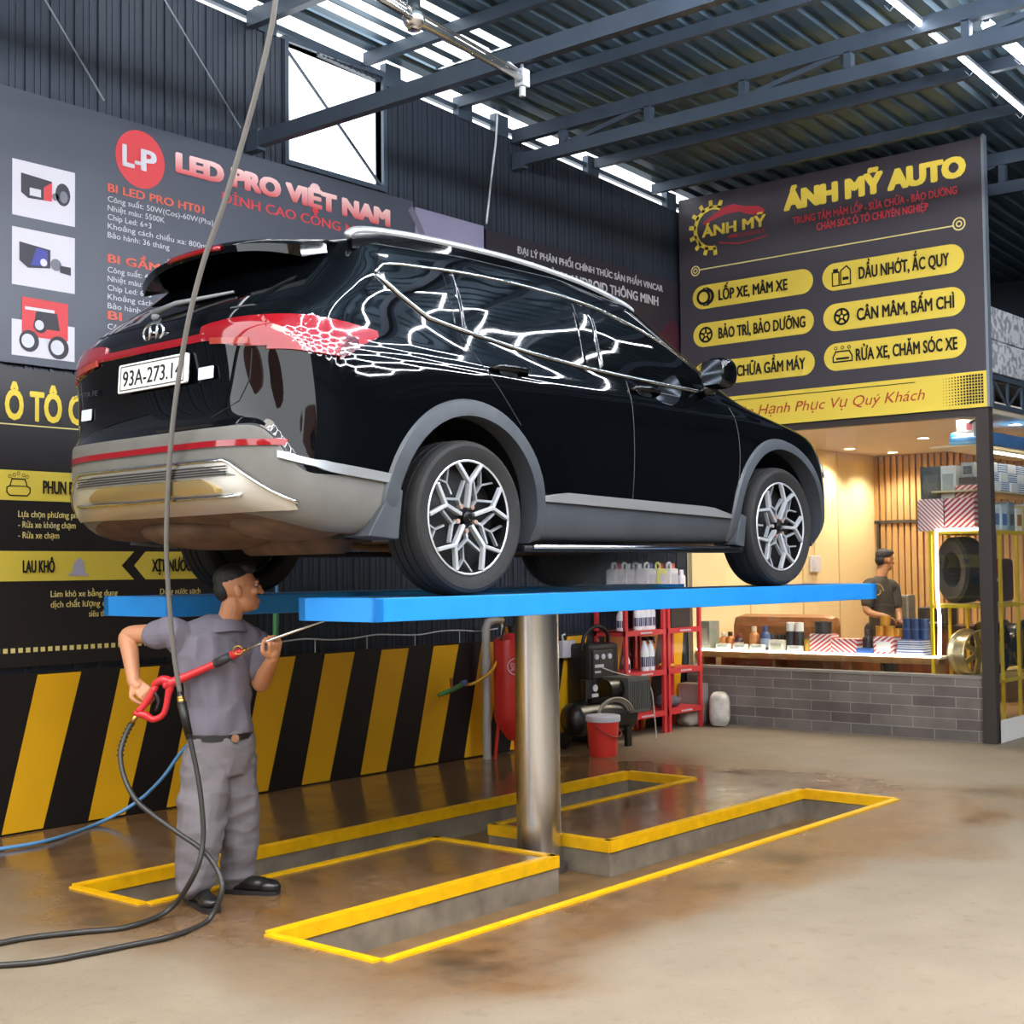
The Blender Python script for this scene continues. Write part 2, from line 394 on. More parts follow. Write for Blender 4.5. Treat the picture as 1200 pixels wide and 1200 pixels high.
# houses across the street, mirrored in the tail of the car
for i, (x, y, w, d, h_, c, lb) in enumerate(((-15, -14, 7, 6, 3.6, '#8a6650', 'brown brick house across the street'), (-15.5, -5.5, 6, 6, 2.6, '#b9a58c', 'low tan house across the street'), (-15, 2.5, 6, 6, 3.8, '#6f6a66', 'tall grey house across the street'), (-14, 11, 7, 6, 3.0, '#8d6a52', 'wide brown house across the street'), (-6, -17, 8, 6, 4.0, '#4f5a4a', 'dark green house at the street corner'))):
    t = thing('house', lb, 'house', (x, y, 0)); obj('walls', box(-w/2, w/2, -d/2, d/2, 0, h_), mat('house_%d' % i, c, .8), t); obj('roof', prism([(-d/2-.4, 0), (d/2+.4, 0), (0, 1.6)], (-w/2-.3, 0, h_), (0, 1, 0), (0, 0, 1), -w-.6), mat('house_roof', '#6a3b2e', .7), t)
    for k in range(3): obj('window', box(w/2-.02, w/2+.04, -d/2+.6+k*1.8, -d/2+1.7+k*1.8, 1.2, 2.6), mat('house_window', '#d9dde0', .3), t)
struct('wall_back', join(box(18, 18.1, -7, 8.06, 0, 6)), backm)
struct('wall_right', box(1.2, 18, -7.1, -7, 0, 6.2), backm)
# ---- lamps under the roof
tubem = mat('led_white', '#ffffff', .4, emit=9., ecol='#f4f8ff')
def led(name, a, b, label, r=.016, m_=None):
    t = thing(name, label, 'lamp', tuple(a), 0, 'LED tubes under the roof'); a, b = Vector(a), Vector(b); d = b-a
    obj('housing', bar((0, 0, .03), d+Vector((0, 0, .03)), .05, .03), lightsteel, t)
    obj('tube', tube([Vector((0, 0, 0)), d], r, 8), m_ or tubem, t)
    for k in (.2, .55, .9):
        obj('hanger', tube([d*k+Vector((0, 0, .02)), d*k+Vector((0, .05, -.03)), d*k+Vector((0, .09, .02))], .004, 5), lightsteel, t)
    return t
led('tube_lamp', (9.0, 4.06, roof_z(9)-.14), (10.12, 4.05, roof_z(10.12)-.14), 'white LED tube along the roof, ending at the far truss')
led('tube_lamp', (10.36, 4.05, roof_z(10.36)-.14), (12.0, 4.06, roof_z(12)-.14), 'white LED tube along the roof, just behind the far truss')
led('tube_lamp', (9.78, 3.62, roof_z(9.78)-.2), (11.2, 3.6, roof_z(11.2)-.2), 'thick bright LED lamp at the top corner of the roof', .04)
# honeycomb light of the next bay, mirrored in the car's flank
hexm = mat('hex_led', '#ffffff', .4, emit=78., ecol='#f2f6ff')
seen = set(); hx = []
R_ = .62
for i in range(-1, 9):
    for j in range(0, 6):
        cx = 2.2+i*R_*1.5; cy = -2.6+(j+.5*(i % 2))*R_*math.sqrt(3)
        if cy > 2.8: continue
        for k in range(6):
            a = [(cx+R_*math.cos(PI/3*q_), cy+R_*math.sin(PI/3*q_)) for q_ in (k, k+1)]
            key = tuple(sorted((round(p[0], 2), round(p[1], 2)) for p in a))
            if key in seen: continue
            mx_ = cam.matrix_world.inverted() @ Vector(((a[0][0]+a[1][0])/2, (a[0][1]+a[1][1])/2, 5.05))
            if mx_.z < -1 and -F_PX*mx_.x/mx_.z < 700 and F_PX*mx_.y/-mx_.z < 660: continue      # the bay's own roof has none here
            seen.add(key); hx.append(tube([(a[0][0], a[0][1], 5.05), (a[1][0], a[1][1], 5.05)], .0125, 4))
tag(obj('honeycomb_lamp', join(*hx), hexm), 'white honeycomb LED light hung over the neighbouring bay', 'lamp')
# overhead wash boom
bm2 = on_x(612, 93, 6.57); bm0, bm1 = at(430, -12, 6.6), at(485, 22, 7.15)
ss = mat('stainless', '#dcdad6', .27, 1.)
bt = thing('wash_boom', 'stainless overhead wash boom hung below the roof', 'boom', tuple(bm2))
obj('arm', tube([bm0-bm2, bm1-bm2, Vector((0, 0, 0))], .022, 10), ss, bt, smooth=True)
obj('arm_tube', tube([bm0-bm2+Vector((0, 0, .045)), bm1-bm2+Vector((0, 0, .045)), Vector((0, 0, .04))], .010, 8), ss, bt, smooth=True)
obj('joint', join(ellipsoid(bm1-bm2, (.06, .06, .06)), cyl(bm1-bm2+Vector((0, 0, -.06)), .035, .16)), ss, bt, smooth=True)
obj('swivel', join(box(-.035, .035, -.035, .035, -.05, .06), cyl((0, 0, -.11), .02, .07), cyl((-.05, 0, .03), .022, -.12, axis=(1, 0.2, -.1))), mat('pale_grey', '#b6bcc2', .45), bt, bevel=.006)
obj('hanger', tube([(0, 0, .05), (0, 0, 4.80-bm2.z)], .012, 6), lightsteel, bt)
obj('hanger', tube([bm1-bm2, bm1-bm2+Vector((0, 0, roof_z(bm1.x)-bm1.z-.02))], .014, 6), lightsteel, bt)
# wires
cable = mat('white_cable', '#c9cdd2', .5)
wv = spline([on_x(px, py, 9.58) for px, py in ((584, 133), (603, 131), (640, 116), (670, 110), (700, 101), (745, 84), (790, 71), (830, 57), (870, 44), (920, 28), (970, 10), (1020, -2), (1060, -20))], 5)
cw = obj('conduit', tube(wv, .011, 6), cable, smooth=True); tag(cw, 'white conduit sagging along the far truss', 'conduit')
cw2 = tag(obj('conduit', tube(spline([on_y(px, py, 7.93) for px, py in ((583, 133), (581, 165), (578, 190), (574, 225), (570, 262))], 5), .010, 6), cable, smooth=True), 'white conduit dropping down the black wall to the grey poster', 'conduit')
for k, (a, b) in enumerate([((50, -5), (122, 118)), ((190, -5), (282, 150))]):
    pa, pb = on_y(a[0], a[1], 7.94), on_y(b[0], b[1], 7.94)
    tag(obj('stay_wire', tube([pa, pb], .006, 5), lightsteel), ['thin stay wire on the wall left of the round red logo', 'thin stay wire on the wall ending at the near truss'][k], 'wire', 'stay wires on the wall')

# fine spray hanging in the air of the bay
def vol(name, g, dens, col, label, grad=None):
    M = bpy.data.materials.new(name); M.use_nodes = True; nt = M.node_tree; nt.nodes.remove(nt.nodes['Principled BSDF']); v = nt.nodes.new('ShaderNodeVolumeScatter')
    v.inputs['Color'].default_value = col; v.inputs['Density'].default_value = dens; v.inputs['Anisotropy'].default_value = .3
    nt.links.new(v.outputs[0], nt.nodes['Material Output'].inputs['Volume'])
    if grad:
        tc = nt.nodes.new('ShaderNodeTexCoord'); n = nt.nodes.new('ShaderNodeTexNoise'); n.inputs['Scale'].default_value = 5; n.inputs['Detail'].default_value = 3; gr = nt.nodes.new('ShaderNodeTexGradient'); gr.gradient_type = 'SPHERICAL'
        mp = nt.nodes.new('ShaderNodeMapping'); mp.inputs['Scale'].default_value = grad
        m_ = nt.nodes.new('ShaderNodeMath'); m_.operation = 'MULTIPLY'; m2 = nt.nodes.new('ShaderNodeMath'); m2.operation = 'MULTIPLY'; m2.inputs[1].default_value = dens
        nt.links.new(tc.outputs['Object'], mp.inputs[0]); nt.links.new(mp.outputs[0], gr.inputs[0]); nt.links.new(tc.outputs['Object'], n.inputs['Vector']); nt.links.new(gr.outputs['Fac'], m_.inputs[0]); nt.links.new(n.outputs['Fac'], m_.inputs[1]); nt.links.new(m_.outputs[0], m2.inputs[0]); nt.links.new(m2.outputs[0], v.inputs['Density'])
    o = obj(name, g, M); return tag(o, label, 'mist', kind='stuff')
# ================================================================== the car on the lift
CAR_O, CAR_TH = Vector((4.9237, 5.2653, 1.4972)), -0.047386
car = thing('car', 'black SUV with chrome window trim raised on the blue car lift', 'car', CAR_O, CAR_TH)
paint = mat('car_paint', '#050608', .25, 0, 1.0, spec=.0)
glassm = mat('tinted_glass', '#040506', .03, 0, 0, spec=.5)
chrome = mat('chrome', '#d5d8da', .14, 1.0)
satin = mat('satin_silver', '#c4c8cb', .34, .75)
clad = mat('grey_cladding', '#3d4146', .5, noise=.15, nscale=5)
clad_lit = mat('lit_cladding', '#66645f', .5, noise=.12, nscale=6)  # lighter copy of the grey cladding, daylight on the tail put into its colour
darkp = mat('dark_plastic', '#101112', .5)
rust = mat('road_dirt', '#5a4330', .8, noise=.35, nscale=9)
redl = mat('red_lens', '#8a0a15', .1, 0, 1.0)
redd = mat('dark_red_lens', '#4d060c', .1, 0, 1.0)

def _lerp(x, xs, ys): return float(np.interp(x, xs, ys))
NR, NS, NF = 9, 18, 9
def level(xr, zr, xc, side, xcf, xfr, zf, nr=2.9, nf=2.6, blend=(.0, 1.0), hwf=None):
    """one outline from the tail's middle round the flank to the nose's middle; side = [(x, z, halfwidth), ...]"""
    xr = xr*1.07 if zr < 1.5 else xr; nr = 4.6 if zr < 1.32 else nr
    sx = [s[0] for s in side]; sz = [s[1] for s in side]; sw = [s[2] for s in side]; P = []
    zc, wc = _lerp(xc, sx, sz), _lerp(xc, sx, sw)
    for k in range(NR):
        ph = PI/2*k/NR; s_, c_ = math.sin(ph)**(2/nr), math.cos(ph)**(2/nr)
        b = min(1, max(0, (k/NR-blend[0])/(blend[1]-blend[0]))); b = b*b*(3-2*b)
        P.append((xc-(xc-xr)*c_, wc*s_, zr+(zc-zr)*b))
    for k in range(NS+1):
        x = xc+(xcf-xc)*k/NS; P.append((x, _lerp(x, sx, sw), _lerp(x, sx, sz)))
    ze, we = P[-1][2], P[-1][1]
    for k in range(1, NF+1):
        ph = PI/2*(1-k/NF); s_, c_ = max(0, math.sin(ph))**(2/nf), math.cos(ph)**(2/nf)
        b = k/NF; b = b*b*(3-2*b)
        P.append((xcf+(xfr-xcf)*c_, we*s_, ze+(zf-ze)*b))
    P[0] = (xr, 0., zr); P[-1] = (xfr, 0., zf)
    return P
LV = [
 level(-.70, .33, -.30, [(-.3, .30, .02), (3.0, .28, .02)], 3.0, 3.40, .28),
 level(-.86, .35, -.40, [(-.4, .29, .74), (3.0, .27, .74)], 3.05, 3.50, .28),
 level(-.99, .395, -.45, [(-.45, .275, .87), (0, .25, .87), (3.0, .25, .86)], 3.08, 3.60, .28),
 level(-1.06, .46, -.45, [(-.45, .36, .925), (1.3, .33, .91), (3.0, .34, .92)], 3.08, 3.68, .40),
 level(-1.085, .62, -.45, [(-.45, .45, .945), (.6, .41, .925), (1.3, .39, .92), (2.2, .375, .925), (3.0, .37, .94)], 3.08, 3.70, .50, blend=(.3, .8)),
 level(-1.08, .75, -.45, [(-.45, .535, .952), (.5, .47, .93), (1.3, .44, .925), (2.25, .415, .935), (3.0, .41, .95)], 3.08, 3.715, .56, blend=(.38, .72)),
 level(-1.045, .79, -.45, [(-.45, .575, .958), (.5, .52, .94), (1.3, .49, .935), (2.25, .465, .945), (3.0, .46, .955)], 3.08, 3.715, .60, blend=(.38, .75)),
 level(-1.035, .93, -.45, [(-.45, .76, .965), (.5, .72, .95), (1.3, .70, .945), (2.25, .68, .955), (3.0, .68, .96)], 3.06, 3.71, .70),
 level(-1.045, 1.07, -.45, [(-.45, .95, .955), (.5, .92, .945), (1.3, .89, .94), (2.25, .87, .945), (3.0, .85, .94)], 3.02, 3.69, .82),
 level(-1.055, 1.18, -.45, [(-.45, 1.10, .94), (.5, 1.05, .935), (1.3, 1.02, .93), (2.25, .995, .93), (3.0, .96, .90)], 2.97, 3.63, .92),
 level(-1.03, 1.235, -.45, [(-.45, 1.18, .915), (.5, 1.12, .912), (1.3, 1.085, .91), (2.25, 1.06, .90), (3.0, 1.0, .86)], 2.75, 3.35, 1.01),
 level(-.985, 1.29, -.45, [(-.45, 1.28, .875), (0, 1.245, .885), (.5, 1.19, .89), (1.3, 1.15, .89), (2.05, 1.13, .885), (2.4, 1.12, .86)], 2.15, 2.72, 1.135),
 level(-.85, 1.425, -.43, [(-.45, 1.43, .83), (.2, 1.425, .84), (1.3, 1.39, .835), (1.9, 1.32, .83)], 1.85, 2.32, 1.36),
 level(-.70, 1.565, -.40, [(-.45, 1.565, .765), (.2, 1.60, .775), (.9, 1.595, .772), (1.5, 1.545, .765)], 1.46, 1.90, 1.55),
 level(-.64, 1.615, -.36, [(-.4, 1.645, .735), (.2, 1.672, .745), (.9, 1.668, .742), (1.45, 1.605, .735)], 1.40, 1.80, 1.60),
 level(-.60, 1.655, -.32, [(-.4, 1.675, .68), (.2, 1.703, .69), (.9, 1.70, .69), (1.4, 1.64, .68)], 1.36, 1.72, 1.63),
 level(-.56, 1.68, -.28, [(-.4, 1.69, .34), (.2, 1.72, .34), (.9, 1.715, .34), (1.4, 1.655, .34)], 1.32, 1.66, 1.645),
 level(-.52, 1.685, -.25, [(-.4, 1.695, .01), (.2, 1.723, .01), (.9, 1.72, .01), (1.4, 1.66, .01)], 1.28, 1.60, 1.645),
]
ROW_CLAD, ROW_BELT, ROW_TOP = 5, 11, 13
SUB = 4
def pchip(A, sub):
    A = np.asarray(A, float); d = np.diff(A, axis=0); mm = np.zeros_like(A)
    a, b = d[:-1], d[1:]; ok = a*b > 0
    with np.errstate(all='ignore'): mm[1:-1] = np.where(ok, 2*a*b/(a+b), 0)
    mm[0], mm[-1] = d[0], d[-1]; out = []
    for i in range(len(A)-1):
        for k in range(sub):
            t = k/sub; h = (2*t**3-3*t*t+1, t**3-2*t*t+t, -2*t**3+3*t*t, t**3-t*t)
            out.append(h[0]*A[i]+h[1]*mm[i]+h[2]*A[i+1]+h[3]*mm[i+1])
    out.append(A[-1]); return np.array(out)
def catmull(A, sub):
    A = np.asarray(A, float); n = len(A); out = []
    for i in range(n-1):
        p0, p1, p2, p3 = A[max(i-1, 0)], A[i], A[i+1], A[min(i+2, n-1)]
        if i == 0: p0 = 2*p1-p2
        for k in range(sub):
            t = k/sub; out.append(.5*((2*p1)+(p2-p0)*t+(2*p0-5*p1+4*p2-p3)*t*t+(3*p1-p0-3*p2+p3)*t**3))
    out.append(A[-1]); return np.array(out)
G = np.array(LV)                                            # level, column, xyz
G = pchip(G, SUB)                                           # finer up the body
for _ in range(4):
    H = G.copy(); H[1:-1] = .5*G[1:-1]+.25*(G[:-2]+G[2:]); keep = [0, ROW_CLAD*SUB, len(G)-1]; H[keep] = G[keep]; G = H
G = catmull(np.swapaxes(G, 0, 1), SUB); G = np.swapaxes(G, 0, 1)
for _ in range(5):
    H = G.copy(); H[:, 1:-1] = .5*G[:, 1:-1]+.25*(G[:, :-2]+G[:, 2:]); G = H
G[:, 0, 1] = 0; G[:, -1, 1] = 0
RR = G*np.array([1, -1, 1]); LL = G[:, ::-1][:, 1:-1]
FULL = np.concatenate([RR, LL], 1); NRW, NC = FULL.shape[:2]
V3 = FULL.reshape(-1, 3)
FQ = [(r*NC+c, r*NC+(c+1) % NC, (r+1)*NC+(c+1) % NC, (r+1)*NC+c) for r in range(NRW-1) for c in range(NC)]
FA = np.array(FQ); e1 = V3[FA[:, 2]]-V3[FA[:, 0]]; e2 = V3[FA[:, 3]]-V3[FA[:, 1]]; fn = np.cross(e1, e2)
VN = np.zeros_like(V3)
for k in range(4): np.add.at(VN, FA[:, k], fn)
VN /= np.maximum(np.linalg.norm(VN, axis=1, keepdims=True), 1e-9)
BVH = BVHTree.FromPolygons([tuple(v) for v in V3], FQ)
def on_side(x, z, s=-1, off=.004):                          # the body's skin on the flank; s = -1 right, +1 left
    h = BVH.ray_cast(Vector((x, 2*s, z)), Vector((0, -s, 0)))
    if h[0] is None: h = BVH.find_nearest(Vector((x, .9*s, z)))
    n = h[1] if h[1].y*s > 0 else -h[1]; return h[0]+n*off
def on_rear(y, z, off=.004):
    h = BVH.ray_cast(Vector((-3, y, z)), Vector((1, 0, 0)))
    if h[0] is None: h = BVH.find_nearest(Vector((-1, y, z)))
    n = h[1] if h[1].x < 0 else -h[1]; return h[0]+n*off
def near(p, off=.004):
    h = BVH.find_nearest(Vector(p)); n = h[1]
    if n.dot(Vector(p)-Vector((1.2, 0, .9))) < 0: n = -n
    return h[0]+n*off
def sheet(fn_, us, ts, off=.004, edge=-.004):               # a patch pressed onto the body, its border turned down into it
    nu, nt_ = len(us), len(ts); v = []; f = []
    for i, u in enumerate(us):
        for j, t in enumerate(ts):
            b = i in (0, nu-1) or j in (0, nt_-1); v.append(tuple(fn_(u, t, edge if b else off)))
    for i in range(nu-1):
        for j in range(nt_-1):
            a = i*nt_+j; f.append((a, a+nt_, a+nt_+1, a+1))
    return v, f
def lins(a, b, n, eps=.02): return [a, a+(b-a)*eps]+[a+(b-a)*k/n for k in range(1, n)]+[b-(b-a)*eps, b]
WB = 2.765; RA = .505
def in_arch(x, z): return any((x-c)**2+(z-.366)**2 < RA*RA for c in (0, WB))
cls = {}
for q, (r, c) in zip(FQ, [(r, c) for r in range(NRW-1) for c in range(NC)]):
    p = V3[list(q)].mean(0); x, y, z = p; side = abs(y) > .55
    if side and all(in_arch(V3[i][0], V3[i][2]) for i in q) and z < 1.0: continue
    rc, rb, rt = ROW_CLAD*SUB, ROW_BELT*SUB, ROW_TOP*SUB
    sx = 'R' if y < 0 else 'L'; ac = math.hypot(x, z-.366)
    cj = min(c, NC-c); cj = cj/SUB
    if r < 2*SUB: k = ('underbody', 'B' if x < -.3 else '')
    elif r < rc: k = ('rear_bumper', '') if x < -.42 else (('front_bumper', '') if x > 3.02 else ('sill_cladding', sx))
    elif r < rb and side and NR <= cj <= NR+NS and .28 < x < 1.285 and ac > .56: k = ('rear_door', sx)
    elif r < rb and side and NR <= cj <= NR+NS and 1.285 <= x < 2.30: k = ('front_door', sx)
    elif r < rb and x < -.8 and abs(y) < .68: k = ('tailgate', '')
    elif 9*SUB <= r < rb and x > 2.2 and abs(y) < .84: k = ('hood', '')
    elif r >= rt: k = ('roof', '')
    else: k = ('body_shell', '')
    cls.setdefault(k, []).append(q)
SNAP = V3.copy()
for i, (x, y, z) in enumerate(V3):
    if abs(y) > .74 and z < 1.0:
        for cx in (0, WB):
            d = math.hypot(x-cx, z-.366)
            if RA-.13 < d < RA: SNAP[i, 0] = cx+(x-cx)*RA/d; SNAP[i, 2] = .366+(z-.366)*RA/d
for (nm, sx), qs in cls.items():
    used = sorted({i for q in qs for i in q}); mp = {a: b for b, a in enumerate(used)}
    mm = paint if nm in ('rear_door', 'front_door', 'tailgate', 'hood', 'roof', 'body_shell') else ((rust if sx else darkp) if nm == 'underbody' else (clad_lit if nm == 'rear_bumper' else clad))
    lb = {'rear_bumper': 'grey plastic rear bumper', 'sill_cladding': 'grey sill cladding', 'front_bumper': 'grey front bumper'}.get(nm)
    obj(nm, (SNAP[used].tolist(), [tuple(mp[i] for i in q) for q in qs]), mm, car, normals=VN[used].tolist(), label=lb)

# ---- glass, chrome and lamps on both flanks
DLO_B = ([-.46, -.36, -.20, 0., .3, .5, .9, 1.3, 1.7, 2.0, 2.16], [1.478, 1.40, 1.305, 1.272, 1.235, 1.212, 1.182, 1.165, 1.152, 1.145, 1.145])
DLO_T = ([-.46, -.41, -.32, 0., .2, .5, .9, 1.2, 1.5, 1.75, 1.95, 2.16], [1.488, 1.535, 1.552, 1.572, 1.578, 1.58, 1.565, 1.535, 1.475, 1.40, 1.315, 1.175])
def dlo(x, t): b, u = _lerp(x, *DLO_B), _lerp(x, *DLO_T); return b+(u-b)*t
for s in (-1, 1):
    for nm, x0, x1 in (('quarter_window', -.455, -.005), ('rear_door_window', .025, .97), ('front_door_window', 1.06, 2.13)):
        obj(nm, sheet(lambda x, t, o: on_side(x, dlo(x, t), s, o), lins(x0, x1, 26), lins(0, 1, 10), .004, -.002), glassm, car, smooth=.6, label='dark tinted glass' if s < 0 else None)
    path = [on_side(x, dlo(x, 0), s, .004) for x in np.linspace(-.46, 2.16, 50)]
    top = [on_side(x, dlo(x, 1), s, .004) for x in np.linspace(2.16, -.46, 50)]
    obj('window_trim', join(tube(path, .011, 6), tube(top, .009, 6)), chrome, car, smooth=True, label='chrome window surround')
    obj('roof_rail', join(tube(spline([(-.56, .715*s, 1.655), (-.49, .715*s, 1.692), (-.28, .715*s, 1.715), (.1, .72*s, 1.726), (.6, .72*s, 1.72), (1.1, .715*s, 1.683), (1.48, .705*s, 1.622), (1.60, .70*s, 1.585)], 6), [.012]+[.021]*41+[.012], 8)), satin, car, smooth=True, label='silver roof rail')
    rp = spline([(-.54, .715*s, 1.67), (-.28, .715*s, 1.71), (.1, .72*s, 1.722), (.6, .72*s, 1.715), (1.1, .715*s, 1.68), (1.48, .705*s, 1.618)], 6)
    obj('rail_base', join(*[bar(a-Vector((0, 0, .035)), b-Vector((0, 0, .035)), .03, .07) for a, b in zip(rp[:-1], rp[1:])]), paint, car)
    # shut lines
    gaps = []
    for xs_ in ([(1.285, 1.14), (1.285, .8), (1.27, .44)], [(2.30, 1.08), (2.31, .8), (2.25, .44)], [(.01, 1.25), (.10, 1.12), (.22, .99), (.36, .83)]):
        gaps.append(tube([on_side(p.x, p.z, s, -.001) for p in spline([(a, 0, b) for a, b in xs_], 8)], .0035, 5))
    for g_ in gaps: obj('door_gap', g_, darkp, car)
    for hx in (.30, 1.43):
        e = on_side(hx, 1.09, s, .016); n = on_side(hx, 1.065, s, 1)-on_side(hx, 1.065, s, 0)
        h = obj('door_handle', join(tube([on_side(hx-.13, 1.093, s, .004), on_side(hx-.10, 1.097, s, .028), on_side(hx, 1.098, s, .034), on_side(hx+.10, 1.095, s, .028), on_side(hx+.13, 1.089, s, .004)], [.010, .015, .017, .015, .010], 10)), paint, car, smooth=True)
        obj('handle_cup', ellipsoid(on_side(hx, 1.085, s, -.004), (.075, .012, .04)), chrome, h, smooth=True)
    obj('door_molding', sheet(lambda x, t, o: on_side(x, _lerp(x, [.5, 2.24], [.462, .41])+(.008+.046*min(1, (x-.42)/.3)*min(1, (2.30-x)/.3))*t, s, o), lins(.52, 2.24, 24), lins(0, 1, 4), .016, .0), satin, car, smooth=.8, label='satin chrome door strip')
    # running board under the sill
    rb_ = obj('side_step', join(box(.40, 2.36, min(.83*s, .93*s), max(.83*s, .93*s), .205, .24)), darkp, car, bevel=.012)
    obj('step_trim', tube([(.46, .935*s, .232), (2.30, .935*s, .232)], .011, 8), chrome, rb_, smooth=True, label='chrome strip along the step')
    # wheel arches
    for cx, nm in ((0, 'wheel_arch_trim'), (WB, 'wheel_arch_trim')):
        v = []; f = []; n = 44; a0, a1 = math.radians(-14), math.radians(194)
        R0, R1 = .482, (.562 if cx == 0 else .548)
        for k in range(n+1):
            a = a0+(a1-a0)*k/n
            def pt(r, o):
                x_, z_ = cx+r*math.cos(a), max(.255, .366+r*math.sin(a)); q = on_side(x_, z_, s, o); return q
            out = pt(R1, .002); mid1 = pt(R1-.012, .016); mid2 = pt(.51, .020); ed = Vector((cx+R0*math.cos(a), mid2.y, max(.25, .366+R0*math.sin(a)))); inn = ed+Vector((0, -.11*s, 0))
            v += [tuple(out), tuple(mid1), tuple(mid2), tuple(ed), tuple(inn)]
        for k in range(n):
            for j in range(4): f.append((k*5+j, k*5+5+j, k*5+6+j, k*5+1+j))
        obj(nm, (v, f), clad, car, smooth=.7)
        prof = [(a, b) for a, b in circle((0, 0), .50, 28, math.radians(-12), math.radians(192))]
        v = []; f = []
        for a, b in prof: v += [(cx+a, .88*s, .366+b), (cx+a, .50*s, .366+b)]
        for k in range(len(prof)-1): f.append((2*k, 2*k+2, 2*k+3, 2*k+1))
        o_ = len(v); v += [(cx, .50*s, .366)]; f += [(2*k+1, 2*k+3, o_) for k in range(len(prof)-1)]
        obj('wheel_liner', (v, f), darkp, car)
    # mud flaps
    for x0, z0, z1 in ((-.50, .50, .26), (2.30, .44, .24)):
        obj('mud_flap', prism([(0, z0), (.06, z0-.02), (.03, z1), (-.15 if x0 < 0 else -.05, z1+.012), (-.14 if x0 < 0 else -.05, z1+.03)], (x0, .955*s if s < 0 else .78, 0), (1, 0, 0), (0, 0, 1), .17 if s < 0 else .17), clad, car, bevel=.006)
    # tail lamp: back part and flank part in one lens
    LX = [-1.12, -1.0, -.88, -.76, -.66, -.545]
    LZb = [1.075, 1.065, 1.05, 1.045, 1.11, 1.165]; LZt = [1.225, 1.225, 1.222, 1.215, 1.202, 1.185]
    fl = sheet(lambda x, t, o: on_side(x, _lerp(x, LX, LZb)+(_lerp(x, LX, LZt)-_lerp(x, LX, LZb))*t, s, o), lins(-1.06, -.548, 18), lins(0, 1, 6), .012, -.004)
    RY = [.36, .45, .6, .75, .90]; RZb = [1.165, 1.135, 1.10, 1.085, 1.08]; RZt = [1.20, 1.215, 1.224, 1.225, 1.225]
    bk = sheet(lambda y, t, o: on_rear(y*s, _lerp(y, RY, RZb)+(_lerp(y, RY, RZt)-_lerp(y, RY, RZb))*t, o), lins(.38, .88, 16), lins(0, 1, 6), .012, -.004)
    tl = obj('tail_lamp', join(fl, bk), redl, car, smooth=.9, label='red tail lamp')
    ins = sheet(lambda x, t, o: on_side(x, _lerp(x, [-.80, -.70], [1.03, 1.085])+(.012+.075*(1-abs(x+.74)/.09))*t, s, o), lins(-.80, -.685, 6), lins(0, 1, 4), .016, .008)
    obj('lamp_segment', ins, redd, tl, smooth=.9)
    low = sheet(lambda y, t, o: on_rear(y*s, _lerp(y, [.44, .70], [1.125, 1.10])+.028*t, o), lins(.46, .70, 8), lins(0, 1, 3), .017, .008)
    obj('indicator_lens', low, mat('amber_lens', '#9c3a2c', .1, 0, 1.), tl, smooth=.9)
    # bright strip along the bumper corner
    cs = sheet(lambda x, t, o: on_side(x, _lerp(x, [-1.10, -.98, -.84, -.50], [.64, .595, .565, .53])+(.012+.032*(1 if x > -.9 else .6))*(t-.5), s, o), lins(-1.05, -.50, 16), lins(0, 1, 4), .014, -.002)
    obj('bumper_molding', cs, satin, car, smooth=.9, label='silver corner strip of the rear bumper')
    # door mirror
    mr = obj('door_mirror', ellipsoid((0, 0, 0), (1, 1, 1), 24, 16), paint, car, smooth=True)
    for vv in mr.data.vertices:
        x, y, z = vv.co; g = lambda a: math.copysign(abs(a)**.55, a)
        vv.co = (2.0+.07*g(x)+(.03 if x > 0 else 0)*(1-abs(z)), s*(1.015+.082*g(y)), 1.24+.09*g(z))
    obj('mirror_glass', prism(rounded(.14, .14, .03, c=(0, 0)), (1.926, 1.015*s, 1.24), (0, -1, 0), (0, 0, 1), .004), mat('mirror_dark', '#4a4f55', .05, 1.), mr)
    obj('mirror_stalk', join(tube([(2.01, .86*s, 1.13), (2.0, .97*s, 1.17)], [.03, .04], 10)), paint, mr, smooth=True)
    obj('headlight', sheet(lambda x, t, o: on_side(x, .70+.10*t, s, o), lins(3.42, 3.60, 6), lins(0, 1, 4), .012, -.004), chrome, car, smooth=True)

# ---- tail
obj('rear_window', sheet(lambda y, t, o: on_rear(y, 1.283+.285*t, o), lins(-.66, .66, 24), lins(0, 1, 10), .005, -.003), glassm, car, smooth=.7, label='dark tinted rear window')
sp = []; NSP = 24
for k in range(NSP+1):
    y = -.64+1.28*k/NSP; e = abs(y)/.64; d = e**4
    xt = -.90+.10*e*e+.03*d; zt = 1.655-.03*e*e
    sp.append([(-.40, y, 1.662-.03*e*e), (-.62, y, 1.685-.025*e*e-.02*d), (xt+.03, y, zt+.008-.02*d), (xt, y, zt-.015-.02*d), (xt+.012, y, zt-.045-.04*d), (-.62, y, 1.60-.02*e), (-.40, y, 1.60)])
v = [p for q in sp for p in q]; f = []
for k in range(NSP):
    for j in range(7): f.append((k*7+j, k*7+(j+1) % 7, k*7+7+(j+1) % 7, k*7+7+j))
f += [tuple(range(7)), tuple(NSP*7+j for j in range(6, -1, -1))]
spo = obj('roof_spoiler', (v, f), paint, car, smooth=.9)
obj('brake_light', join(*[tube([(-.90+.10*(abs(y)/.66)**2-.004, y, 1.632-.03*(abs(y)/.66)**2) for y in np.linspace(-.21, .21, 12)], .014, 6)]), redl, spo, smooth=True, label='red high brake light')
obj('light_bar', sheet(lambda y, t, o: on_rear(y, 1.14+.034*t, o), lins(-.44, .44, 20), lins(0, 1, 3), .012, -.004), redl, car, smooth=.9, label='thin red light bar between the tail lamps')
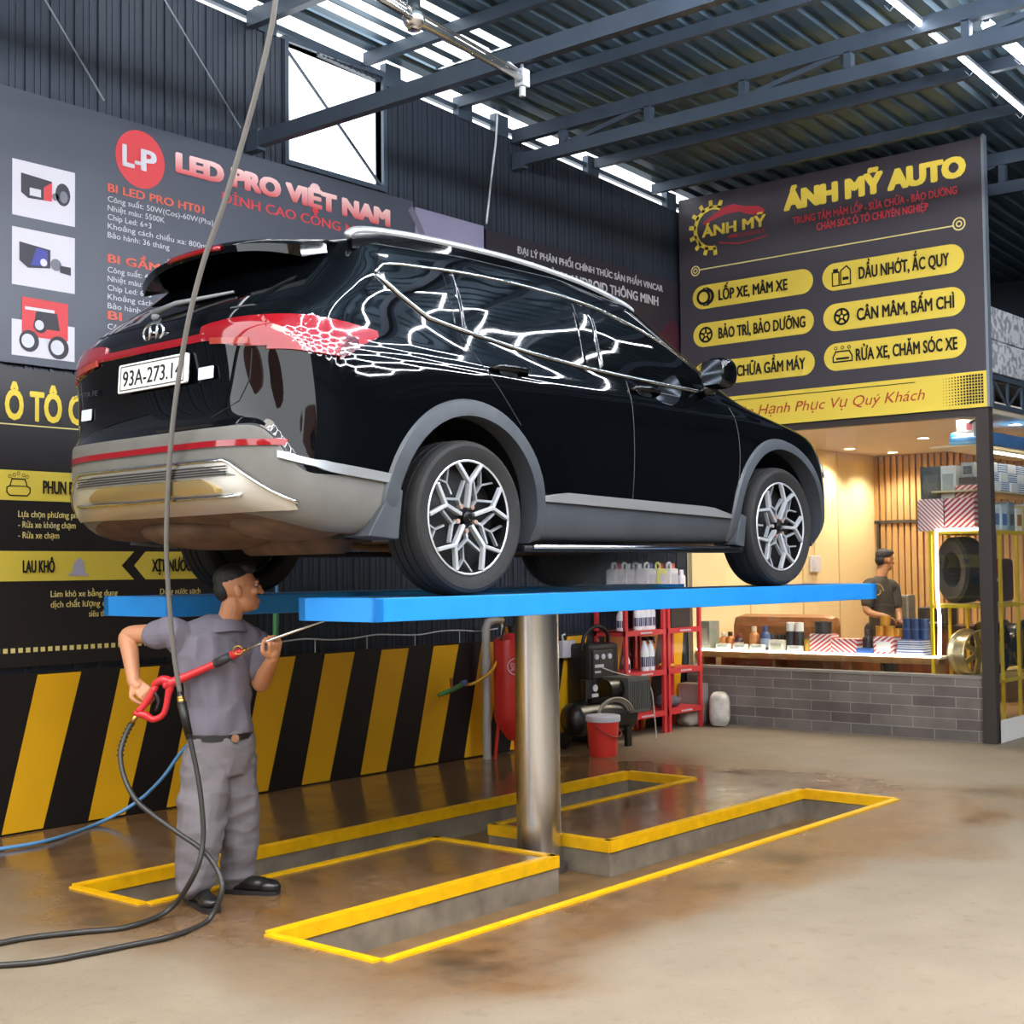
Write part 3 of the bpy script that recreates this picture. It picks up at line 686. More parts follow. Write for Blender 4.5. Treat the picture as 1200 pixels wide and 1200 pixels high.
wp = obj('rear_wiper', join(tube([on_rear(.12, 1.33, .03), on_rear(-.03, 1.352, .035), on_rear(-.42, 1.365, .02)], [.016, .013, .006], 8)), mat('grey_plastic', '#77797c', .5), car, smooth=True, label='grey rear wiper')
obj('wiper_pivot', ellipsoid(on_rear(.12, 1.325, .012), (.02, .028, .022)), _mats['grey_plastic'], wp, smooth=True)
# licence plate
pu, pw = Vector((0, -1, 0)), Vector((.06, 0, 1)).normalized(); pb = on_rear(-.03, 1.035, .018)
pl = obj('licence_plate', prism(rounded(.56, .135, .012), (pb.x-.012, -.03, 1.035), pu, pw, .012), mat('plate_white', '#e8e8e4', .4), car, label='white licence plate')
obj('plate_text', text_geo('93A-273.14', (pb.x-.012, -.03+.24, 1.035-.038), pu, pw, .48, .076, .012, .004), darkp, pl)
fr_ = [(-.265, -.062), (.265, -.062), (.265, .062), (-.265, .062), (-.265, -.062)]
obj('plate_border', stroke([(a*.97, b*.9) for a, b in fr_], .004, (pb.x-.012, -.03, 1.035), pu, pw, .003), darkp, pl)
# badge and writing on the tailgate
eb = on_rear(.0, 1.245, .02)
em = obj('emblem', join(tube([(eb.x-.004, .082*math.cos(a), 1.232+.046*math.sin(a)) for a in np.linspace(0, 2*PI, 33)], .008, 6),
     tube([(eb.x-.004, .034, 1.197), (eb.x-.006, .022, 1.267)], .008, 6), tube([(eb.x-.004, -.022, 1.197), (eb.x-.006, -.034, 1.267)], .008, 6), tube([(eb.x-.005, .028, 1.237), (eb.x-.005, -.028, 1.227)], .007, 6)), chrome, car, smooth=True, label='chrome oval badge with a slanted letter H')
bb = on_rear(.56, .97, .01)
obj('model_script', text_geo('SANTA FE', (bb.x-.006, .70, .985), pu, pw, .22, .026, .0, .006), chrome, car)
for y, z, w, h in ((.60, .90, .09, .055), (-.42, 1.0, .11, .055)):
    b_ = on_rear(y, z, .012); obj('sticker', prism(rounded(w, h, .004), (b_.x-.004, y, z), pu, pw, .004), mat('sticker_blue', '#cfd8e6', .35), car, label='pale sticker on the tailgate')
gl_ = tube([on_rear(y, 1.0-.09, .0) for y in np.linspace(-.62, .62, 24)], .004, 5)
tg = [tube([on_rear(a, b, -.001) for a, b in [(s*.70, 1.08), (s*.68, .95), (s*.62, .86), (s*.45, .80)]], .0035, 5) for s in (-1, 1)]
for g_ in tg: obj('tailgate_gap', g_, darkp, car)
# bumper: reflector, silver skid panel, ribs
obj('reflector_strip', sheet(lambda y, t, o: on_rear(y, .658+.006*math.cos(y)+.028*t-.02*max(0, abs(y)-.55), o), lins(-.86, .86, 32), lins(0, 1, 3), .010, -.004), redl, car, smooth=.9, label='long red reflector strip')
def sk_t(y): return .60 if abs(y) < .60 else .60-(abs(y)-.60)*.70
sk = obj('skid_panel', sheet(lambda y, t, o: on_rear(y, .385+(sk_t(y)-.385)*t, o), lins(-.87, .87, 36), lins(0, 1, 14), .012, -.004), mat('skid_silver', '#c9c4ba', .34, .7), car, smooth=.9, label='silver skid panel of the rear bumper')
obj('grille_insert', join(*[sheet(lambda y, t, o: on_rear(y, .535+(.052-max(0, (abs(y)-.45)*.25))*t, o), lins(-.66, .66, 26), lins(0, 1, 4), .018, .006)]), mat('rib_grey', '#6d6a66', .5), sk, smooth=.9)
obj('insert_rib', join(*[tube([on_rear(y, z, .019) for y in np.linspace(-.60, .60, 24)], .003, 5) for z in (.545, .556, .567, .578)]), darkp, sk)
obj('skid_edge', join(tube([on_rear(y, sk_t(y)+.004, .014) for y in np.linspace(-.87, .87, 50)], .009, 6), tube([on_rear(y, .455+.0*y, .016) for y in np.linspace(-.66, .66, 40)], .010, 6)), chrome, sk, smooth=True)
obj('tow_cover', sheet(lambda y, t, o: on_rear(y, .47+(.062-.05*min(1, max(0, abs(y+.02)-.42)/.12))*t, o), lins(-.56, .52, 24), lins(0, 1, 5), .024, .008), mat('skid_warm', '#bfa673', .3, .8), sk, smooth=.9)
# underside
obj('rear_undertray', join(ellipsoid((-.72, -.52, .36), (.25, .36, .10), 20, 10), ellipsoid((-.62, .18, .33), (.34, .46, .10), 24, 10)), rust, car, smooth=True, label='dirty brown tray under the tail')
obj('muffler', tube([(-.48, -.62, .30), (-.48, -.57, .29), (-.48, .1, .29), (-.48, .15, .30)], [.05, .09, .09, .05], 18), rust, car, smooth=True)
obj('exhaust_pipe', tube(spline([(-.45, -.1, .29), (-.2, -.15, .27), (.4, -.12, .24), (1.6, -.1, .23), (2.4, 0, .25)], 6), .028, 8), rust, car, smooth=True)
obj('axle_beam', join(tube([(0, -.75, .36), (.02, -.45, .30), (.02, .45, .30), (0, .75, .36)], .045, 10), tube([(.02, .4, .3), (.45, .5, .27)], .03, 8), tube([(.02, -.4, .3), (.45, -.5, .27)], .03, 8)), rust, car, smooth=True)
obj('floor_pan', box(-.55, 3.2, -.68, .68, .265, .30), darkp, car)

# ---- wheels
rubber = mat('tyre_rubber', '#191817', .75, noise=.25, nscale=14, bump=.25, bscale=150)
rimdark = mat('rim_dark', '#17181a', .3, .6); rimcut = mat('rim_machined', '#cfd2d5', .34, .55)
nutm = mat('lug_nut', '#d8b8a8', .3, .6)
def make_wheel(x, s):
    A0 = PI/2-.02 if x == 0 else PI/2-.36
    t = obj('wheel', lathe([(.272, -.095), (.305, -.112), (.338, -.116), (.354, -.108), (.363, -.092), (.367, -.07), (.367, -.055), (.357, -.054), (.357, -.046), (.369, -.045), (.369, -.006), (.360, -.005), (.360, .005), (.369, .006), (.369, .045), (.357, .046), (.357, .054), (.367, .055), (.367, .07), (.363, .092), (.354, .108), (.338, .116), (.305, .112), (.272, .095)], 64, 'y'), rubber, car, smooth=.5, label='black tyre')
    t.location = (x, .838*s, .368); R = Matrix.Rotation(0 if s < 0 else PI, 4, 'Z'); t.rotation_euler = (0, 0, 0 if s < 0 else PI)
    # outside face is local -y
    obj('rim', lathe([(.276, -.098), (.272, -.104), (.268, -.096), (.262, -.07), (.25, .09), (.276, .098)], 48, 'y'), rimdark, t, smooth=.6)
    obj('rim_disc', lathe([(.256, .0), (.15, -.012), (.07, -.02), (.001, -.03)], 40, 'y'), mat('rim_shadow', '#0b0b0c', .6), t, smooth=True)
    obj('rim_lip', lathe([(.275, -.1), (.270, -.107), (.264, -.1)], 48, 'y'), rimcut, t, smooth=True)
    P = lambda r, a, y: (1.115*r*math.cos(a), y, 1.115*r*math.sin(a)); main, sec = [], []
    for k in range(5):
        a = A0+2*PI*k/5; b = a+PI/5
        sp_ = [bar(P(.042, a, -.082), P(.152, a, -.098), .018, .03, (0, 1, 0)), bar(P(.148, a, -.098), P(.236, a+.30, -.098), .017, .026, (0, 1, 0)), bar(P(.148, a, -.098), P(.236, a-.30, -.098), .017, .026, (0, 1, 0))]
        sp_ = [(v_, f_) for v_, f_ in sp_]
        obj('spoke', join(*sp_), rimcut, t, bevel=.003)
        sec += [bar(P(.05, b, -.07), P(.095, b, -.08), .012, .02, (0, 1, 0)), bar(P(.093, b, -.08), P(.158, b-.46, -.09), .011, .02, (0, 1, 0)), bar(P(.093, b, -.08), P(.158, b+.46, -.09), .011, .02, (0, 1, 0))]
        sec += [bar(P(.12, b, -.05), P(.18, b, -.055), .010, .02, (0, 1, 0)), bar(P(.178, b, -.055), P(.235, b-.2, -.06), .009, .02, (0, 1, 0)), bar(P(.178, b, -.055), P(.235, b+.2, -.06), .009, .02, (0, 1, 0))]
    obj('inner_spoke', join(*sec), mat('rim_cut_dull', '#b4b8bc', .34, .55), t)
    obj('hub_cap', join(cyl((0, -.062, 0), .034, .03, 20, (0, -1, 0)), ellipsoid((0, -.092, 0), (.03, .008, .03))), rimdark, t, smooth=.6)
    obj('cap_badge', join(tube([(.010, -.101, -.014), (-.010, -.101, -.002), (.010, -.101, .002), (-.010, -.101, .014)], .003, 5)), chrome, t)
    for k in range(5):
        b = A0+PI/5+2*PI*k/5; obj('lug_nut', join(cyl(P(.056, b, -.06), .0125, .028, 6, (0, -1, 0))), nutm, t)
    return t
for x in (0, WB):
    for s in (-1, 1): make_wheel(x, s)
# ================================================================== boards on the long wall
U1, W1 = Vector((1, 0, 0)), Vector((0, 0, 1))
BY = 7.955
def P1(x, z): return Vector((x, BY, z))
def wboard(name, label, x0, x1, z0, z1, m_):
    t = thing(name, label, 'sign', (x0, BY, z0))
    obj('board', box(0, x1-x0, 0, .028, 0, z1-z0), m_, t); return t
def wtext(t, s, x, z, w, cap, m_, bold=.015, shear=0., lift=.003, name='lettering'):
    return obj(name, text_geo(s, P1(x, z), U1, W1, w, cap, bold, lift, shear), m_, t, world=True)
slate = mat('poster_slate', '#434753', .38, noise=.06, nscale=1.2)
white = mat('print_white', '#cfcbd2', .5); pale = mat('print_pale', '#c9c9cf', .5)
orange = mat('print_orange', '#d8604a', .5); redp = mat('print_red', '#cf3b40', .5); blk = mat('print_black', '#15120f', .5)
ylp = mat('print_yellow', '#e2c63a', .45); ylt = mat('print_pale_yellow', '#e6d588', .5); gry = mat('print_grey', '#6f727a', .5)
blu = mat('print_blue', '#3c3f96', .5)
grad = bpy.data.materials.new('red_gradient'); grad.use_nodes = True
def _grad():
    nt = grad.node_tree; tc = nt.nodes.new('ShaderNodeTexCoord'); sp = nt.nodes.new('ShaderNodeSeparateXYZ'); r = nt.nodes.new('ShaderNodeValToRGB')
    nt.links.new(tc.outputs['Generated'], sp.inputs[0]); nt.links.new(sp.outputs[2], r.inputs['Fac']); nt.links.new(r.outputs[0], nt.nodes['Principled BSDF'].inputs['Base Color'])
    e = r.color_ramp.elements; e[0].position = .1; e[0].color = lin('#c5282f'); e[1].position = .8; e[1].color = lin('#f0c9c6')
_grad()
lp = wboard('led_poster', 'dark slate LED poster with a round red L-P logo on the wall', 2.4, 8.30, 2.96, 4.72, slate)
lg = obj('logo_disc', flat(circle((5.59, 4.47), .20, 40), (0, BY, 0), U1, W1, .003), redp, lp, world=True)
obj('logo_lettering', join(text_geo('L', P1(5.44, 4.40), U1, W1, .10, .15, .03, .006), text_geo('P', P1(5.59, 4.40), U1, W1, .13, .15, .03, .006), text_geo('-', P1(5.54, 4.40), U1, W1, .06, .13, .03, .007)), white, lg, world=True)
wtext(lp, 'LED PRO VIỆT NAM', 5.88, 4.455, 2.14, .135, grad, .055, .0, .004, 'title')
wtext(lp, 'ĐỈNH CAO CÔNG NGHỆ', 6.28, 4.315, 1.62, .075, redp, .012, name='subtitle')
def block(z, head, hw, rows):
    wtext(lp, head, 5.33, z, hw, .058, orange, .02, name='heading')
    for i, (s, w) in enumerate(rows): wtext(lp, s, 5.33, z-.068-.061*i, w, .04, pale, .004)
block(4.195, 'BI LED PRO HT01', .80, (('Công suất: 50W(Cos)-60W(Pha)', .88), ('Nhiệt màu: 5500K', .46), ('Chip Led: 6+3', .35), ('Khoảng cách chiếu xa: 800m', .82), ('Bảo hành: 36 tháng', .50)))
block(3.715, 'BI GẦM', .42, (('Công suất: 45W', .42), ('Nhiệt màu: 5500K', .46), ('Chip Led: 6+3', .35), ('Khoảng cách', .36), ('Bảo hành', .26)))
block(3.33, 'BI', .11, (('Công', .14),))
def pic(z0, z1, x0=4.63, x1=5.08):
    return obj('product_picture', flat([(x0, z0), (x1, z0), (x1, z1), (x0, z1)], (0, BY, 0), U1, W1, .003), white, lp, world=True)
def fl1(p, nm, poly, m_, l=.005): return obj(nm, flat(poly, (0, BY, 0), U1, W1, l), m_, p, world=True)
darkpr = mat('print_dark', '#2a2730', .5)
a = pic(3.905, 4.265)
fl1(a, 'printed_carton', [(4.69, 4.06), (4.74, 4.03), (4.91, 4.04), (4.91, 4.17), (4.69, 4.185)], darkpr); fl1(a, 'printed_carton', [(4.85, 4.035), (4.91, 4.04), (4.91, 4.165), (4.85, 4.12)], redp, .006)
fl1(a, 'printed_carton', [(4.75, 4.05), (4.83, 4.05), (4.83, 4.10), (4.75, 4.10)], white, .007); fl1(a, 'printed_lamp', circle((4.99, 4.10), .055, 16, ry=.075), darkpr); fl1(a, 'printed_lamp', circle((4.995, 4.085), .03, 16, ry=.04), gry, .007); fl1(a, 'printed_lamp', circle((4.935, 4.075), .025, 12), gry)
a = pic(3.46, 3.83)
fl1(a, 'printed_carton', [(4.68, 3.62), (4.74, 3.58), (4.90, 3.60), (4.90, 3.72), (4.68, 3.74)], darkpr); fl1(a, 'printed_carton', [(4.76, 3.60), (4.88, 3.61), (4.88, 3.71), (4.80, 3.72)], blu, .006); fl1(a, 'printed_carton', circle((4.85, 3.63), .025, 12), white, .008)
fl1(a, 'printed_lamp', circle((4.94, 3.63), .04, 14), gry); fl1(a, 'printed_lamp', [(4.97, 3.585), (5.05, 3.575), (5.05, 3.63), (4.97, 3.63)], darkpr)
a = pic(3.01, 3.24)
fl1(a, 'printed_carton', [(4.70, 3.14), (5.03, 3.14), (5.03, 3.385), (4.70, 3.39)], redp, .004); fl1(a, 'printed_carton', [(4.72, 3.31), (4.93, 3.31), (4.93, 3.33), (4.72, 3.33)], white, .006); fl1(a, 'printed_carton', [(4.78, 3.2), (4.97, 3.2), (4.95, 3.31), (4.8, 3.31)], darkpr, .005)
for cx, cz, r in ((4.83, 3.22, .05), (4.75, 3.11, .07), (4.96, 3.09, .075)):
    fl1(a, 'printed_lamp', circle((cx, cz), r, 18), darkpr, .007); fl1(a, 'printed_lamp', circle((cx-.01, cz), r*.65, 18), pale, .009)
gp = wboard('grey_poster', 'pale lavender grey poster between the two dark posters', 8.32, 9.20, 2.96, 4.68, mat('poster_lavender', '#8f8ba6', .4, noise=.1, nscale=1))
obj('printed_arc', ring((7.55, 4.0), 1.0, .07, (0, BY, 0), U1, W1, .004, 20, -.1, .75), mat('print_arc', '#6b6878', .5), gp, world=True)
vp = wboard('screen_poster', 'dark purple poster about car screens beside the big sign', 9.23, 12.36, 2.96, 4.66, mat('poster_purple', '#2c2733', .4, noise=.1, nscale=1))
wtext(vp, 'ĐẠI LÝ PHÂN PHỐI CHÍNH THỨC SẢN PHẨM VINCAR', 9.66, 4.515, 2.40, .066, pale, .018)
wtext(vp, 'MÀN HÌNH ANDROID THÔNG MINH', 9.75, 4.355, 2.22, .095, pale, .02)
obj('printed_flash', flat([(11.5, 2.96), (12.35, 2.96), (12.35, 4.2), (12.2, 4.25), (11.9, 4.0)], (0, BY, 0), U1, W1, .002), mat('print_maroon', '#4a1c2c', .5), vp, world=True)
# washing price board
board_dark = mat('board_dark', '#211d1e', .4, noise=.08, nscale=1.5)
cb = wboard('care_board', 'black and yellow car care board below the LED poster', 2.4, 6.58, 1.04, 2.93, board_dark)
wtext(cb, 'Ô TÔ CHUYÊN NGHIỆP', 4.585, 2.605, 1.72, .19, ylp, .03, name='title')
obj('rule', flat([(2.5, 2.565), (6.5, 2.565), (6.5, 2.573), (2.5, 2.573)], (0, BY, 0), U1, W1), ylt, cb, world=True)
def band(poly): return obj('yellow_band', flat(poly, (0, BY, 0), U1, W1, .003), mat('band_yellow', '#d8c24a', .45), cb, world=True)
b1 = band([(2.5, 2.09), (5.54, 2.09), (5.44, 2.185), (5.54, 2.28), (2.5, 2.28)])
wtext(b1, 'PHUN BỌT', 4.85, 2.14, .31, .085, blk, .02, lift=.006)
ic = [(0, .02), (0, .05), (.02, .06), (.035, .105), (.125, .105), (.14, .06), (.16, .05), (.16, .02), (.14, .0), (.02, 0), (0, .02)]
obj('car_icon', join(stroke([(4.60+a, 2.12+b) for a, b in ic], .008, (0, BY, 0), U1, W1, .006), stroke([(4.62, 2.18), (4.74, 2.18)], .006, (0, BY, 0), U1, W1, .006), *[ring((4.60+a, 2.24+b), .012, .004, (0, BY, 0), U1, W1, .006, 10) for a, b in ((.02, 0), (.05, .01), (.08, .02), (.115, .01), (.14, 0))]), blk, b1, world=True)
for i, (s, w) in enumerate((('Lựa chọn phương pháp', .47), ('- Rửa xe không chạm', .41), ('- Rửa xe chạm', .29))): wtext(cb, s, 4.68, 1.985-.067*i, w, .043, ylt, .008)
b2 = band([(2.5, 1.58), (5.54, 1.58), (5.44, 1.675), (5.54, 1.77), (2.5, 1.77)])
wtext(b2, 'LAU KHÔ', 4.71, 1.635, .225, .08, blk, .02, lift=.006)
obj('machine_picture', join(flat([(5.06, 1.62), (5.16, 1.62), (5.15, 1.70), (5.12, 1.73), (5.08, 1.70)], (0, BY, 0), U1, W1, .006), flat([(5.03, 1.61), (5.19, 1.61), (5.17, 1.63), (5.05, 1.63)], (0, BY, 0), U1, W1, .007)), mat('print_lilac', '#a9a6bd', .5), b2, world=True)
b3 = band([(5.54, 1.675), (5.63, 1.58), (6.5, 1.58), (6.5, 1.77), (5.63, 1.77)])
wtext(b3, 'XỊT NƯỚC', 5.68, 1.635, .33, .085, blk, .02, lift=.006)
for i, (s, x, w) in enumerate((('Làm khô xe bằng dung', 4.91, .50), ('dịch chất lượng cao', 4.91, .46), ('siêu thấm', 5.19, .19))): wtext(cb, s, x, 1.475-.067*i, w, .043, ylt, .008)
wtext(cb, 'Dùng nước sạch', 5.75, 1.475, .34, .043, ylt, .008)
obj('dotted_rule', join(*[flat([(x, 1.13), (x+.032, 1.13), (x+.032, 1.16), (x, 1.16)], (0, BY, 0), U1, W1) for x in np.arange(2.5, 6.45, .052)]), ylt, cb, world=True)
# striped hazard board
hb = wboard('hazard_board', 'black board with slanted yellow stripes along the wall foot', 1.2, 12.36, .005, 1.0, mat('stripe_black', '#1b1716', .4, noise=.1, nscale=2))
k = -5
while 4.82+.613*k < 12.2:
    x = 4.82+.613*k; k += 1
    if x-.25 < 1.25: continue
    obj('yellow_stripe', flat([(x-.245, .012), (x+.04, .012), (min(12.35, x+.315), .985), (x, .985)], (0, BY, 0), U1, W1, .003), yelw, hb, world=True)
lc = thing('light_cable', 'thin white cable strung along the top of the striped board', 'cable', (6.8, 7.93, 1.1))
obj('wire', tube(spline([(6.8-6.8+i*.25, 0, .012*math.sin(i*1.9)) for i in range(11)], 4), .006, 5), cable, lc)
for i in range(5): obj('drop', tube([(.35+.55*i, 0, 0), (.35+.55*i, 0, -.10)], .004, 5), cable, lc)
# ================================================================== the big sign over the shop
U2, W2 = Vector((0, -1, 0)), Vector((0, 0, 1)); SX = 12.34
sg = thing('shop_sign', 'large dark shop sign with yellow lettering over the glass front', 'sign', (SX, 7.92, 3.05))
signdark = mat('sign_dark', '#454047', .35, noise=.05, nscale=1)
obj('board', box(0, .07, -3.27, 0, 0, 2.48), signdark, sg)
obj('edge_strip', box(-.006, .075, -3.295, -3.27, 0, 2.50), lightsteel, sg, label='pale metal edge strip')
def F2(poly, lift=.004): return flat([(7.92-y, z-3.05) for y, z in poly], (SX, 7.92, 3.05), U2, W2, lift)
def S2(s, y, z, w, cap, m_, par=sg, bold=.02, shear=0., lift=.004, name='lettering'):
    return obj(name, text_geo(s, (SX, y, z), U2, W2, w, cap, bold, lift, shear), m_, par, world=True)
signy = mat('sign_yellow', '#ecd050', .42)
S2('ÁNH MỸ AUTO', 6.67, 5.205, 1.88, .185, signy, bold=.06, name='title')
S2('TRUNG TÂM MÂM LỐP - SỬA CHỮA - BẢO DƯỠNG', 6.57, 5.045, 1.69, .075, mat('sign_red', '#d8444c', .45), bold=.015)
S2('CHĂM SÓC Ô TÔ CHUYÊN NGHIỆP', 6.31, 4.94, 1.15, .075, _mats['sign_red'], bold=.015)
O2 = (SX, 0, 0)
def ring2(y, z, r, t, n=28, a0=0, a1=2*PI, lift=.005): return ring((-y, z), r, t, O2, U2, W2, lift, n, a0, a1)
def st2(pts, t, lift=.005): return stroke([(-y, z) for y, z in pts], t, O2, U2, W2, lift)
gear = [ring2(7.50, 5.17, .235, .045, 24, PI*.35, PI*1.55)]
for k in range(9):
    a = PI*.38+k*PI*1.15/8; gear.append(st2([(7.50-.225*math.cos(a), 5.17+.225*math.sin(a)), (7.50-.275*math.cos(a), 5.17+.275*math.sin(a))], .045))
obj('gear_emblem', join(*gear), signy, sg, world=True)
carl = [(7.62, 5.24), (7.50, 5.30), (7.38, 5.36), (7.25, 5.375), (7.12, 5.33), (6.95, 5.30), (6.88, 5.25), (6.90, 5.21), (7.05, 5.23), (7.18, 5.285), (7.34, 5.285), (7.50, 5.25), (7.6, 5.21)]
obj('car_emblem', join(F2(carl), st2([(7.42, 5.0), (7.2, 4.955), (7.0, 4.965), (6.86, 4.985)], .014), st2([(7.3, 5.045), (7.22, 5.045)], .03)), mat('sign_darkred', '#b8303f', .45), sg, world=True)
S2('ÁNH MỸ', 7.63, 5.085, .76, .115, signy, bold=.03, lift=.008, name='emblem_lettering')
S2('AUTOSERVICE', 7.28, 5.02, .40, .04, _mats['sign_darkred'], bold=.0, lift=.007, name='emblem_lettering')
obj('rule', join(st2([(7.66, 4.75), (4.93, 4.75)], .012), ring2(7.72, 4.745, .055, .013), ring2(7.72, 4.745, .028, .012), ring2(4.87, 4.76, .062, .013), ring2(4.87, 4.76, .03, .012)), ylt, sg, world=True)
def pill(y0, y1, z, h, s, ty, tw, cap, icon, io=.155):
    r = h/2; pts = [(-y0+r-r*math.sin(a), z-r*math.cos(a)) for a in np.linspace(0, PI, 14)]+[(-y1-r+r*math.sin(a), z+r*math.cos(a)) for a in np.linspace(0, PI, 14)]
    p = obj('yellow_pill', flat(pts[::-1], O2, U2, W2, .004), signy, sg, world=True)
    S2(s, ty, z-.058, tw, cap, blk, p, .022, lift=.008)
    ix, iz = y0-io, z
    ln = lambda pts, t=.012: st2([(ix-a, iz+b) for a, b in pts], t, .008); rg = lambda r_, t=.014, a=0, b=0: ring2(ix-a, iz+b, r_, t, 20, 0, 2*PI, .008)
    if icon == 'tyre': g = [rg(.085, .03, -.02), ring2(ix-.02, iz, .09, .035, 16, -PI/2, PI/2, .009), ln([(-.02, .09), (.04, .09)]), ln([(-.02, -.09), (.04, -.09)])]
    elif icon == 'wheel': g = [rg(.085, .022), rg(.03, .014)]+[ln([(.03*math.cos(a), .03*math.sin(a)), (.07*math.cos(a), .07*math.sin(a))], .022) for a in np.arange(5)*2*PI/5+.3]
    elif icon == 'oil': g = [ln([(-.09, -.09), (-.09, .04), (-.02, .04), (-.02, -.09), (-.09, -.09)]), ln([(0, -.09), (.10, -.09), (.10, .05), (.06, .09), (0, .05), (0, -.09)]), ln([(-.07, .06), (-.04, .06)], .03), ln([(.03, -.03), (.07, -.03)], .03)]
    else: g = [ln([(-.10, -.05), (-.10, .0), (-.07, .05), (.07, .05), (.10, 0), (.10, -.05), (-.10, -.05)], .014), ln([(-.06, -.02), (.06, -.02)], .02)]+[rg(.018, .007, a, .085) for a in (-.07, 0, .07)]
    obj('icon', join(*g), blk, p, world=True)
pill(7.76, 6.36, 4.455, .25, 'LỐP XE, MÂM XE', 7.44, .80, .115, 'tyre')
pill(7.76, 6.36, 4.055, .25, 'BẢO TRÌ, BẢO DƯỠNG', 7.45, 1.0, .115, 'wheel')
pill(7.76, 6.36, 3.64, .25, 'SỬA CHỮA GẦM MÁY', 7.46, 1.0, .115, 'car')
pill(6.26, 4.83, 4.45, .27, 'DẦU NHỚT, ẮC QUY', 5.87, .90, .12, 'oil', .2)
pill(6.26, 4.83, 4.05, .27, 'CÂN MÂM, BẤM CHÌ', 5.90, .97, .12, 'wheel', .2)
pill(6.26, 4.83, 3.66, .27, 'RỬA XE, CHĂM SÓC XE', 5.92, 1.01, .12, 'car', .2)
bn = obj('yellow_banner', F2([(7.92, 3.05), (4.65, 3.05), (4.65, 3.38), (7.92, 3.38)], .004), signy, sg, world=True)
obj('rule', st2([(7.9, 3.335), (5.33, 3.335)], .008, .007), blk, bn, world=True)
S2('Hân Hạnh Phục Vụ Quý Khách', 7.32, 3.165, 2.07, .105, mat('script_red', '#b5402c', .5), bn, -.012, .32, .007, 'script_lettering')
obj('dot_pattern', join(*[F2([(y, z), (y-.02*s_, z), (y-.02*s_, z+.02*s_), (y, z+.02*s_)], .007) for i, y in enumerate(np.arange(5.06, 4.70, -.0275)) for z in np.arange(3.085, 3.34, .0275) for s_ in (min(1.05, .3+i*.09),)]), blk, bn, world=True)
# ================================================================== the shop behind glass
SHX, SHY = 12.40, 4.68
darkframe = mat('frame_dark', '#3a332f', .45); cream = mat('cream_wall', '#e9d2a0', .6); ceilm = mat('shop_ceiling', '#e8dccb', .7, noise=.04, nscale=2)
brick = bpy.data.materials.new('grey_brick'); brick.use_nodes = True
def _brick():
    nt = brick.node_tree; N = nt.nodes.new; L = nt.links.new; b = nt.nodes['Principled BSDF']
    tc = N('ShaderNodeTexCoord'); mp = N('ShaderNodeMapping'); mp.inputs['Rotation'].default_value = (0, 0, 0)
    sp = N('ShaderNodeSeparateXYZ'); cb_ = N('ShaderNodeCombineXYZ'); L(tc.outputs['Object'], sp.inputs[0]); L(sp.outputs[1], cb_.inputs[0]); L(sp.outputs[2], cb_.inputs[1])
    t = N('ShaderNodeTexBrick'); t.inputs['Scale'].default_value = 1; t.inputs['Brick Width'].default_value = .42; t.inputs['Row Height'].default_value = .1; t.inputs['Mortar Size'].default_value = .004
    t.inputs['Color1'].default_value = lin('#5f5751'); t.inputs['Color2'].default_value = lin('#776e66'); t.inputs['Mortar'].default_value = lin('#948b82')
    L(cb_.outputs[0], t.inputs['Vector']); n = N('ShaderNodeTexNoise'); n.inputs['Scale'].default_value = 3; L(tc.outputs['Object'], n.inputs['Vector'])
    m_ = N('ShaderNodeMix'); m_.data_type = 'RGBA'; m_.blend_type = 'OVERLAY'; m_.inputs[0].default_value = .5; L(t.outputs['Color'], m_.inputs[6]); L(n.outputs['Fac'], m_.inputs[7])
    L(m_.outputs[2], b.inputs['Base Color']); b.inputs['Roughness'].default_value = .75
_brick()
slatm = bpy.data.materials.new('slat_wood'); slatm.use_nodes = True
def _wood():
    nt = slatm.node_tree; N = nt.nodes.new; L = nt.links.new; b = nt.nodes['Principled BSDF']; tc = N('ShaderNodeTexCoord'); mp = N('ShaderNodeMapping'); mp.inputs['Scale'].default_value = (6, 6, .6)
    n = N('ShaderNodeTexNoise'); n.inputs['Scale'].default_value = 2; n.inputs['Detail'].default_value = 6; r = N('ShaderNodeValToRGB'); L(tc.outputs['Object'], mp.inputs[0]); L(mp.outputs[0], n.inputs['Vector']); L(n.outputs['Fac'], r.inputs['Fac'])
    r.color_ramp.elements[0].color = lin('#a47a48'); r.color_ramp.elements[1].color = lin('#c69e68'); L(r.outputs[0], b.inputs['Base Color']); b.inputs['Roughness'].default_value = .5
_wood()
glassp = bpy.data.materials.new('shop_glass'); glassp.use_nodes = True
def _gl():
    nt = glassp.node_tree; N = nt.nodes.new; L = nt.links.new; nt.nodes.remove(nt.nodes['Principled BSDF'])
    t = N('ShaderNodeBsdfTransparent'); t.inputs[0].default_value = (.93, .95, .95, 1); g = N('ShaderNodeBsdfGlossy'); g.inputs['Roughness'].default_value = .02; lw = N('ShaderNodeLayerWeight'); pw = N('ShaderNodeMath'); pw.operation = 'POWER'; L(lw.outputs['Facing'], pw.inputs[0]); pw.inputs[1].default_value = 5; fr = N('ShaderNodeMath'); fr.operation = 'MULTIPLY_ADD'; L(pw.outputs[0], fr.inputs[0]); fr.inputs[1].default_value = .7; fr.inputs[2].default_value = .05
    m_ = N('ShaderNodeMixShader'); L(fr.outputs[0], m_.inputs[0]); L(t.outputs[0], m_.inputs[1]); L(g.outputs[0], m_.inputs[2]); L(m_.outputs[0], nt.nodes['Material Output'].inputs[0])
_gl()
FZ = .12
struct('wall_shop', join(box(SHX, SHX+.11, SHY+.08, 7.95, 0, .575), ), brick)
struct('trim_30', box(SHX-.01, SHX+.12, SHY+.10, 7.95, .575, .60), mat('sill_grey', '#8d857c', .6))
